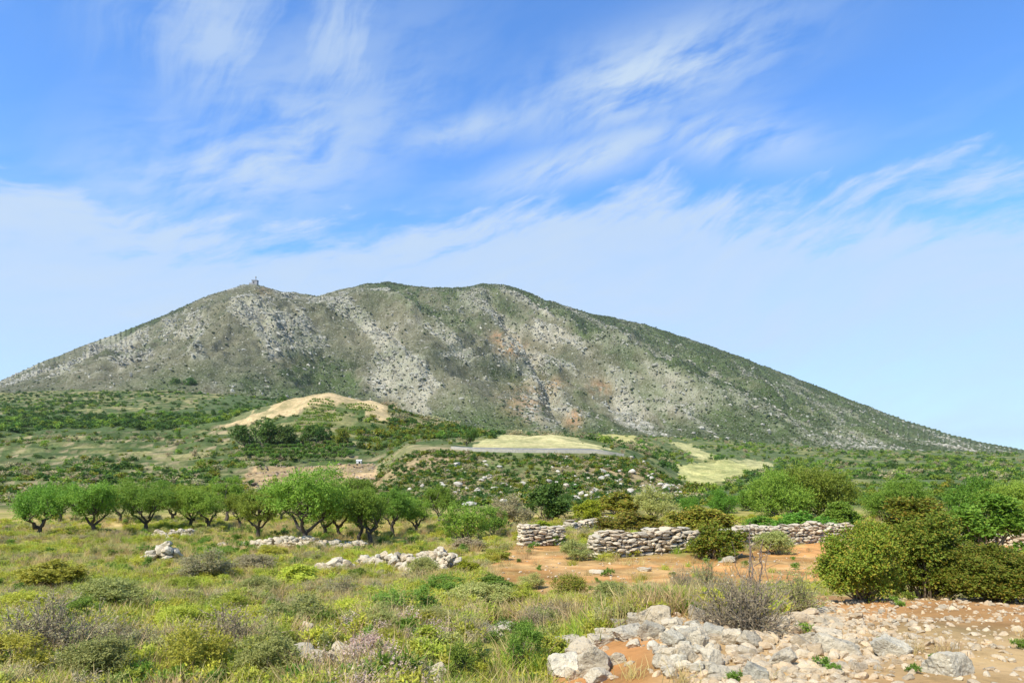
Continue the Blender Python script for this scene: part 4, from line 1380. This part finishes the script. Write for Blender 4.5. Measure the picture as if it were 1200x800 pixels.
MAIN = [
    (666, 765, 44, 20, 'long overhanging grey slab at the left end of the rocks'),
    (682, 772, 32, 24, 'rock below the long slab, left of the speckled boulder'),
    (697, 790, 34, 36, 'large speckled boulder left of the red earth patch'),
    (660, 790, 34, 28, 'low grey boulder at the bottom left of the rock bank'),
    (704, 757, 28, 15, 'flat rock just above the speckled boulder'),
    (712, 750, 26, 16, 'tilted slab with a dark underside above the red earth'),
    (730, 737, 24, 15, 'pale block left of the upper boulders'),
    (748, 734, 22, 16, 'pale block just left of the highest boulder'),
    (772, 731, 38, 25, 'highest boulder, domed and pale grey, on top of the bank'),
    (765, 749, 34, 22, 'big flat slab casting a dark shadow beneath the highest boulder'),
    (738, 748, 36, 14, 'long flat pale rock left of the big flat slab'),
    (788, 737, 26, 14, 'flat grey rock right of the highest boulder'),
    (743, 758, 17, 9, 'small pale stone lying on the red earth under the flat rock'),
    (723, 778, 20, 14, 'smooth cream stone on the red earth beside the speckled boulder'),
    (767, 760, 14, 9, 'small block wedged under the big flat slab'),
    (790, 757, 26, 20, 'pitted grey rock at the top of the rubble pile'),
    (806, 752, 24, 18, 'pitted pale rock at the right of the rubble top'),
    (786, 775, 22, 20, 'pitted rock in the left side of the rubble pile'),
    (806, 776, 26, 20, 'broad pitted rock in the middle of the rubble pile'),
    (820, 760, 20, 26, 'upright pale rock in the rubble pile'),
    (838, 750, 24, 20, 'grey block in front of the half-dead shrub, left of the split boulder'),
    (858, 756, 26, 24, 'split grey boulder under the half-dead shrub'),
    (882, 760, 34, 20, 'long sloping grey boulder right of the split one'),
    (836, 780, 20, 24, 'ribbed pale rock below the grey block'),
    (818, 728, 20, 20, 'pale rock beside the small twiggy shrub'),
    (812, 736, 18, 10, 'low pale stone right of the flat grey rock'),
    (920, 780, 36, 20, 'low grey rock half sunk in the scree on the right'),
    (985, 768, 46, 22, 'tan ledge of rock at the right edge'),
    (975, 750, 34, 14, 'tan slab above the ledge at the right edge'),
    (945, 752, 22, 10, 'dark-edged flat stone in the scree'),
    (960, 720, 24, 10, 'pale slab under the big green bush'),
    (846, 795, 34, 16, 'cream rock at the bottom of the scree below the ribbed rock'),
    (890, 796, 30, 16, 'cream rock at the bottom edge, middle of the scree'),
    (705, 798, 34, 16, 'pale rock at the bottom edge below the speckled boulder'),
    (1050, 770, 44, 24, 'grey boulder in the scree at the far right'),
    (1120, 790, 50, 28, 'large pale boulder at the far right corner'),
    (358, 748, 18, 20, 'upright pale stone in the meadow under the dark-centred shrub'),
    (352, 777, 32, 24, 'pale rock among herbs, leftmost of the meadow group'),
    (374, 782, 36, 24, 'broken pale rock in the middle of the meadow group'),
    (400, 772, 28, 18, 'square pale stone at the right of the meadow group'),
    (568, 742, 20, 13, 'grey stone sunk in the grass, left one of the pair'),
    (592, 740, 28, 12, 'flat pale stone in the grass, right one of the pair'),
    (578, 748, 24, 12, 'low pale stone in front of the pair in the grass'),
    (492, 796, 24, 20, 'pale stone at the bottom edge of the meadow, left of its twin'),
    (512, 796, 20, 20, 'pale stone at the bottom edge of the meadow, right of its twin'),
    (334, 689, 13, 4, 'small flat pale stone beside the cushion shrub'),
    (447, 688, 12, 4, 'small flat pale stone on the bare patch below the collapsed wall'),
    (243, 700, 14, 6, 'small pale stone in the grass near the left edge'),
    (756, 669, 16, 5, 'small stone lying on the red track'),
    (853, 659, 22, 5, 'flat stone slab on the track before the reddish-tipped shrub'),
    (700, 672, 18, 4, 'low stone on the track in front of the wall'),
]
for u, row, w, h, lab in MAIN:
    rock(u, row, w, h, lab)

for i in range(180):            # rubble between the big rocks
    if i < 60:
        u = random.uniform(772, 836); row = random.uniform(742, 792)
    elif i < 75:
        u = random.uniform(645, 800); row = random.uniform(745, 800)
        if 712 < u < 770 and row > 752:
            u -= 60
    else:
        u = random.uniform(835, 1010); row = random.uniform(722, 800)
    s = random.uniform(8, 17)
    lab, grp = (('pitted grey rock in the rubble pile right of the red earth patch', 'rubble right of the red earth') if i < 60 else
                ('loose pale rock between the slabs at the left end of the bank', 'rocks between the left slabs') if i < 75 else
                ('loose cream stone in the scree on the right of the bank', 'stones of the right-hand scree'))
    rock(u, row, s * random.uniform(0.9, 1.5), s * random.uniform(0.5, 0.9), lab, MED if i < 75 else (SCR + SCB), None, grp, tilt=0.3)


def scree():
    r = np.random.default_rng(31)
    n = 11000
    u = np.concatenate([r.uniform(640, 1500, n // 2), r.normal(900, 90, n - n // 2)]); Y = 3.6 + r.random(n) ** 1.2 * 7.5
    X = (u - 600) * Y / FP
    C, info = zone_colour(X, Y)
    row = H0 - (T(X, Y, False) - EYE) * FP / Y
    red = (u > 708) & (u < 775) & (row > 748)
    k = (info > 0.9) & ((~red) | (r.random(n) < 0.12)) & (r.random(n) < 0.35 + 0.65 * (fbm(X / 0.9, Y / 0.9, 151, 3) > 0.45))
    X, Y = X[k], Y[k]
    m = len(X)
    s = 0.02 + 0.10 * r.random(m) ** 2.4
    cl = proto_collection('scree_stone', SCR)
    scatter('scree', np.stack([X, Y, T(X, Y) + s * 0.06], 1), np.stack([r.normal(size=m) * 0.4, r.normal(size=m) * 0.4, r.uniform(0, 6, m)], 1),
            np.stack([s, s * r.uniform(0.6, 1, m), s * r.uniform(0.35, 0.7, m)], 1), r.integers(0, len(SCR), m), cl, 'small pale stones and chippings strewn over the stony bank', 'stones')
    # pebbles on the track and in bare patches of the meadow
    n = 5200
    u = r.uniform(-40, 1240, n); Y = np.exp(r.uniform(math.log(6), math.log(48), n)); X = (u - 600) * Y / FP
    C, info = zone_colour(X, Y)
    k = r.random(n) < np.where(info > 0.5, 0.8, 0.12)
    k &= ~((info > 0.9) & (Y < 12))
    X, Y = X[k], Y[k]; m = len(X)
    s = (0.015 + 0.05 * r.random(m) ** 3) * np.clip(Y / 10, 1, 3)
    scatter('pebbles', np.stack([X, Y, T(X, Y) + s * 0.15], 1), np.stack([r.normal(size=m) * 0.3, r.normal(size=m) * 0.3, r.uniform(0, 6, m)], 1),
            np.stack([s, s * 0.8, s * 0.5], 1), r.integers(0, len(SCR), m), cl, 'pebbles lying on the red track and the bare soil', 'pebbles')


scree()

# boulders showing white on the hill below the road
for i in range(260):
    c = random.choice([(545, 570, 26, 16), (700, 570, 40, 14), (740, 562, 40, 18), (780, 575, 16, 8), (640, 560, 70, 18), (690, 580, 40, 10), (560, 582, 30, 8)])
    u = random.gauss(c[0], c[2]); row = random.gauss(c[1], c[3])
    if not (450 < u < 800 and 536 < row < 594):
        continue
    x, y, z = onpx(u, row)
    if y > 148:
        continue
    s = random.uniform(0.4, 1.0) * random.choice([1, 1, 1, 1.6])
    o = obj('boulder', MIDR[i % 6], None)
    o.location = (x, y, z + 0.25 * s); o.scale = (s * random.uniform(0.9, 1.6), s, s * random.uniform(0.5, 0.95))
    o.rotation_euler = (random.gauss(0, 0.2), random.gauss(0, 0.2), random.uniform(0, 6.28))
    o['label'] = 'white limestone boulder among the scrub on the hill below the road'; o['category'] = 'boulder'; o['group'] = 'white boulders on the scrub hill'


# stones of the red terrace face
def terrace_stones():
    r = np.random.default_rng(33)
    n = 1500
    u = r.uniform(272, 448, n); Y = r.uniform(112, 200, n); X = (u - 600) * Y / FP
    row = H0 - (T(X, Y, False) - EYE) * FP / Y
    k = inpoly(u, row, SCARP); X, Y = X[k], Y[k]; m = len(X)
    s = r.uniform(0.2, 0.75, m)
    tst = [rock_mesh('terrace_stone_shape', 2, 670 + i, 8, 0.15) for i in range(6)]
    shared(M['terrace'], tst)
    cl = proto_collection('terrace_stone', tst)
    scatter('terrace_stones', np.stack([X, Y, T(X, Y) + 0.05], 1), np.stack([r.normal(size=m) * 0.3, r.normal(size=m) * 0.3, r.uniform(0, 6, m)], 1),
            np.stack([s * 1.3, s, s * 0.6], 1), r.integers(0, 6, m), cl, 'broken stones covering the red earth terrace on the left slope', 'stones')


terrace_stones()


# ------------------------------------------------------------------ bare dead stems standing out of the twiggy shrub
def dead_stems():
    r = np.random.default_rng(35)
    x, y, z = at(878, 9.7)
    e = empty('dead_sapling', (x, y, z), 'bare dead sapling with upright reddish stems rising from the twiggy shrub', 'sapling')
    for (dx, h, lean, rad) in [(0.0, 1.25, -0.02, 0.012), (0.06, 0.98, 0.16, 0.016), (-0.03, 0.95, -0.22, 0.008), (0.1, 0.95, 0.22, 0.007), (0.02, 0.85, 0.08, 0.02)]:
        ch = [(bent((dx, 0, -0.05), (dx + lean, r.normal() * 0.08, h), r, 6, 0.025), np.linspace(rad, rad * 0.35, 6))]
        for k in range(3):
            t = r.uniform(0.55, 0.9)
            b = np.array([dx + lean * t, 0, h * t])
            ch.append((bent(b, b + np.array([r.normal() * 0.1, r.normal() * 0.08, r.uniform(0.06, 0.16)]), r, 3, 0.05), np.linspace(rad * 0.4, 0.003, 3)))
        V, F = tubes(ch, 6)
        obj('stem', set_mesh('stem', V, F, True), M['deadwood'], e)


M['deadwood'] = bark_mat('dead_wood', (0.13, 0.085, 0.065), (0.25, 0.18, 0.14))
dead_stems()


# ------------------------------------------------------------------ small built things far off
def far_things():
    m, g = new_mat('concrete'); tcn = g.n('ShaderNodeNewGeometry')
    n1 = g.noise(tcn.outputs['Position'], 0.4, 4)
    finish(g, bsdf(g, g.mix(n1, rgba((0.22, 0.22, 0.22)), rgba((0.32, 0.31, 0.30))), 0.9, 0.1)); M['conc'] = m
    m, g = new_mat('whitewash'); n1 = g.noise(None, 3.0, 4)
    finish(g, bsdf(g, g.mix(n1, rgba((0.52, 0.50, 0.46)), rgba((0.62, 0.60, 0.55))), 0.9, 0.1)); M['white'] = m
    m, g = new_mat('dark_opening'); finish(g, bsdf(g, rgba((0.03, 0.03, 0.035)), 0.6, 0.3)); M['dark'] = m

    def box(sx, sy, sz, z0=0.0, x0=0.0, y0=0.0):
        V = [(x0 + sx * a, y0 + sy * b, z0 + sz * c) for c in (0, 1) for a, b in ((-.5, -.5), (.5, -.5), (.5, .5), (-.5, .5))]
        return set_mesh('box', V, [(0, 3, 2, 1), (4, 5, 6, 7), (0, 1, 5, 4), (1, 2, 6, 5), (2, 3, 7, 6), (3, 0, 4, 7)])
    # lookout on the left summit
    X, Y, Z, _, _ = mountain_z(np.array([[299.0]]), np.array([[1.0]]))
    x, y, z = float(X[0, 0]), float(Y[0, 0]), float(Z[0, 0])
    e = empty('lookout', (x, y, z - 3), 'small square lookout building with a mast on the left summit', 'building')
    obj('wall', box(15, 12, 12), M['conc'], e)
    rf = obj('roof', box(17, 14, 1.2, 12.003), M['conc'], e)
    obj('doorway', box(3, 0.5, 6, 3.0, -2, -6.1), M['dark'], e)
    V, F = tubes([([(2, 0, 13), (2, 0, 24)], [0.9, 0.5]), ([(2, 0, 20), (2, 0, 25)], [1.9, 1.7])], 8)
    obj('mast', set_mesh('mast', V, F), M['conc'], rf)
    obj('annexe', box(8, 8, 5.5, 0.0, -12, 0), M['conc'], e)
    # white hut at the right end of the red terrace
    x, y, z = onpx(421, 543)
    e = empty('hut', (x, y, z - 0.2), 'tiny white hut at the right end of the red earth terrace', 'hut')
    obj('wall', box(1.5, 1.3, 1.0), M['white'], e)
    V = [(-.85, -.75, 1.003), (.85, -.75, 1.003), (.85, .75, 1.003), (-.85, .75, 1.003), (-.85, 0, 1.4), (.85, 0, 1.4)]
    bmr = bmesh.new(); vv = [bmr.verts.new(v) for v in V]
    for f in ((0, 1, 5, 4), (2, 3, 4, 5), (1, 2, 5), (3, 0, 4), (3, 2, 1, 0)):
        bmr.faces.new([vv[i] for i in f])
    mr = bpy.data.meshes.new('hut_roof'); bmr.to_mesh(mr); bmr.free()
    obj('roof', mr, M['white'], e)
    obj('door', box(0.5, 0.06, 0.75, 0.05, 0.2, -0.67), M['dark'], e)
    # pole in front of the dark trees
    x, y, z = onpx(292, 526)
    e = empty('utility_pole', (x, y, z), 'grey utility pole in front of the dark trees below the knoll', 'pole')
    V, F = tubes([([(0, 0, -0.3), (0, 0, 5.6)], [0.16, 0.12])], 8)
    obj('post', set_mesh('post', V, F, True), M['conc'], e)
    obj('crossarm', box(1.4, 0.12, 0.12, 5.2, 0, -0.2), M['conc'], e)


far_things()


# ------------------------------------------------------------------ grasses and herbs of the meadow
def blades(seed, n, h, w, spread, lean=0.35, heads=0.0):
    r = np.random.default_rng(seed)
    b = np.concatenate([r.normal(size=(n, 2)) * spread, np.zeros((n, 1)) - 0.01], 1)
    d = unit(np.concatenate([r.normal(size=(n, 2)) * lean, np.ones((n, 1))], 1))
    L = (h * r.uniform(0.5, 1.15, n))[:, None]
    s = unit(np.cross(d, r.normal(size=(n, 3)))) * w / 2
    droop = np.concatenate([d[:, :2] * L * 0.35, -L * 0.06], 1)
    m1 = b + d * L * 0.55; tip = b + d * L + droop
    V = np.stack([b - s, b + s, m1 + s * 0.8, tip, m1 - s * 0.8], 1).reshape(-1, 3)
    F = []
    i = np.arange(n)[:, None] * 5
    F = np.concatenate([i + np.array([[0, 1, 2, 4]]), i + np.array([[4, 2, 3, 3]])])
    tri = i + np.array([[4, 2, 3]])
    me = bpy.data.meshes.new('tuft')
    me.from_pydata(V.tolist(), [], (i + np.array([[0, 1, 2, 4]])).tolist() + tri.tolist())
    return me


def herb(seed, ncl, rad, h, leaf, ntw=14, nlf=6):
    r = np.random.default_rng(seed)
    cen = np.stack([r.normal(size=ncl) * rad * 0.5, r.normal(size=ncl) * rad * 0.5, r.uniform(0.25, 0.9, ncl) * h], 1)
    V, F = spray(cen, np.full(ncl, rad * 0.5), ntw, nlf, leaf[0], leaf[1], r, 0.6, 0.8)
    V[:, 2] = np.maximum(V[:, 2], -0.01)
    return set_mesh('herb', V, F)


def meadow():
    r = np.random.default_rng(51)
    protos = []; kind = {}

    def add(k, mat, meshes):
        kind[k] = list(range(len(protos), len(protos) + len(meshes)))
        for me in meshes:
            me.materials.append(M[mat]); protos.append(me)
    add('grass', 'grass', [blades(900 + i, 80, 0.34, 0.011, 0.08) for i in range(3)])
    add('dry', 'drygrass', [blades(910 + i, 60, 0.42, 0.009, 0.09, 0.28) for i in range(3)])
    add('herb', 'herb', [herb(920 + i, 8, 0.2, 0.24, (0.045, 0.018)) for i in range(3)])
    add('weed', 'weed', [herb(930 + i, 7, 0.17, 0.22, (0.06, 0.022)) for i in range(2)])
    add('grey', 'grey', [herb(940 + i, 8, 0.2, 0.26, (0.035, 0.012), 18) for i in range(2)])
    add('sage', 'sage', [herb(945 + i, 8, 0.2, 0.26, (0.04, 0.014), 16) for i in range(2)])
    add('thistle', 'thistle', [herb(950 + i, 9, 0.2, 0.3, (0.024, 0.016), 9, 4) for i in range(2)])
    add('flower', 'flower', [herb(960, 10, 0.16, 0.3, (0.022, 0.018), 4, 3)])
    cl = proto_collection('meadow_plant', protos)
    # spots: more per square metre close by
    n1 = 30000
    u = r.uniform(-60, 1260, n1); Y = 4.6 + (62 - 4.6) * r.random(n1) ** 1.75
    n2 = 11000                                   # the same meadow to either side and underfoot
    u2 = np.where(r.random(n2) < 0.5, r.uniform(-800, -60, n2), r.uniform(1260, 2000, n2)); Y2 = 3.0 + 34 * r.random(n2) ** 1.5
    u3 = r.uniform(-800, 2000, 1500); Y3 = r.uniform(2.2, 4.7, 1500)
    u = np.concatenate([u, u2, u3]); Y = np.concatenate([Y, Y2, Y3]); n1 = len(u)
    X = (u - 600) * Y / FP
    C, info = zone_colour(X, Y)
    row = H0 - (T(X, Y, False) - EYE) * FP / np.maximum(Y, 3.0)
    patch = fbm(X / 2.2, Y / 2.2, 161, 3); p2 = fbm(X / 5.0, Y / 5.0, 163, 3); p3 = fbm(X / 1.1, Y / 1.1, 165, 2)
    keep = r.random(n1) < np.where(info > 0.9, np.where(Y < 13, 0.009, 0.012 + 0.06 * (fbm(X / 3.0, Y / 1.2, 169, 3) > 0.58)), np.where(info > 0.2, 0.45, 0.20 + 0.80 * (patch > 0.46)))
    for ru, rr, rw, rh, _l in MAIN:              # plants leave the lying stones free
        if ru < 640:
            keep &= ~((np.abs(u - ru) < rw * 0.6) & (row > rr - 8) & (row < rr + 24))
    keep &= r.random(n1) < np.clip(40 / Y * 0.7, 0, 1) + 0.25
    pick = np.zeros(n1, int)
    q = r.random(n1)
    seq = np.where(p2 + 0.3 * (q - 0.5) > 0.52, 0, np.where(p2 + 0.3 * (q - 0.5) > 0.40, 1, 2))
    tab = [['herb', 'herb', 'grass', 'dry', 'grass', 'flower'], ['grass', 'herb', 'dry', 'weed', 'dry', 'grass'], ['grey', 'sage', 'dry', 'dry', 'dry', 'herb']]
    for i in range(n1):
        k = tab[seq[i]][int(r.random() * 6)]
        if 385 < u[i] < 520 and row[i] > 745 and r.random() < 0.22:
            k = 'thistle'
        if k == 'flower' and r.random() < 0.75:
            k = 'herb'
        if info[i] > 0.2:
            k = ['dry', 'grass', 'weed', 'dry'][int(r.random() * 4)]
        pick[i] = kind[k][int(r.random() * len(kind[k]))]
    k = keep
    X, Y, pick, p3 = X[k], Y[k], pick[k], p3[k]; m = len(X)
    s = np.where((info[k] > 0.9) & (Y < 13), 0.5, 1.0) * np.where((u[k] > 560) & (Y > 11) & (Y < 22), 0.62, 1.0) * r.uniform(0.45, 1.1, m) * (0.7 + 0.6 * p3) * np.clip(0.75 + Y / 50, 0.75, 1.6)
    scatter('meadow_grass', np.stack([X, Y, T(X, Y) - 0.01], 1), np.stack([r.normal(size=m) * 0.08, r.normal(size=m) * 0.08, r.uniform(0, 6.28, m)], 1),
            np.stack([s * 1.1, s * 1.1, s], 1), pick, cl, 'mixed green grass, dry stalks and herbs covering the meadow', 'grass')


meadow()


# ------------------------------------------------------------------ the air between here and the mountain
def haze():
    m = bpy.data.materials.new('air')
    m.use_nodes = True
    m.node_tree.nodes.clear()
    g = NT(m.node_tree)
    v = g.n('ShaderNodeVolumePrincipled')
    v.inputs['Color'].default_value = (0.86, 0.92, 1.0, 1)
    v.inputs['Density'].default_value = 0.00003
    v.inputs['Anisotropy'].default_value = 0.2
    o = g.n('ShaderNodeOutputMaterial')
    g.link(v.outputs[0], o.inputs['Volume'])
    x0, x1, y0, y1, z0, z1 = -14000, 14000, -60, 17000, -20, 640
    V = [(x, y, z) for z in (z0, z1) for x, y in ((x0, y0), (x1, y0), (x1, y1), (x0, y1))]
    h = obj('haze', set_mesh('haze', V, [(0, 3, 2, 1), (4, 5, 6, 7), (0, 1, 5, 4), (1, 2, 6, 5), (2, 3, 7, 6), (3, 0, 4, 7)]), m)
    h['kind'] = 'stuff'; h['label'] = 'thin pale haze in the air before the mountain'; h['category'] = 'haze'


haze()
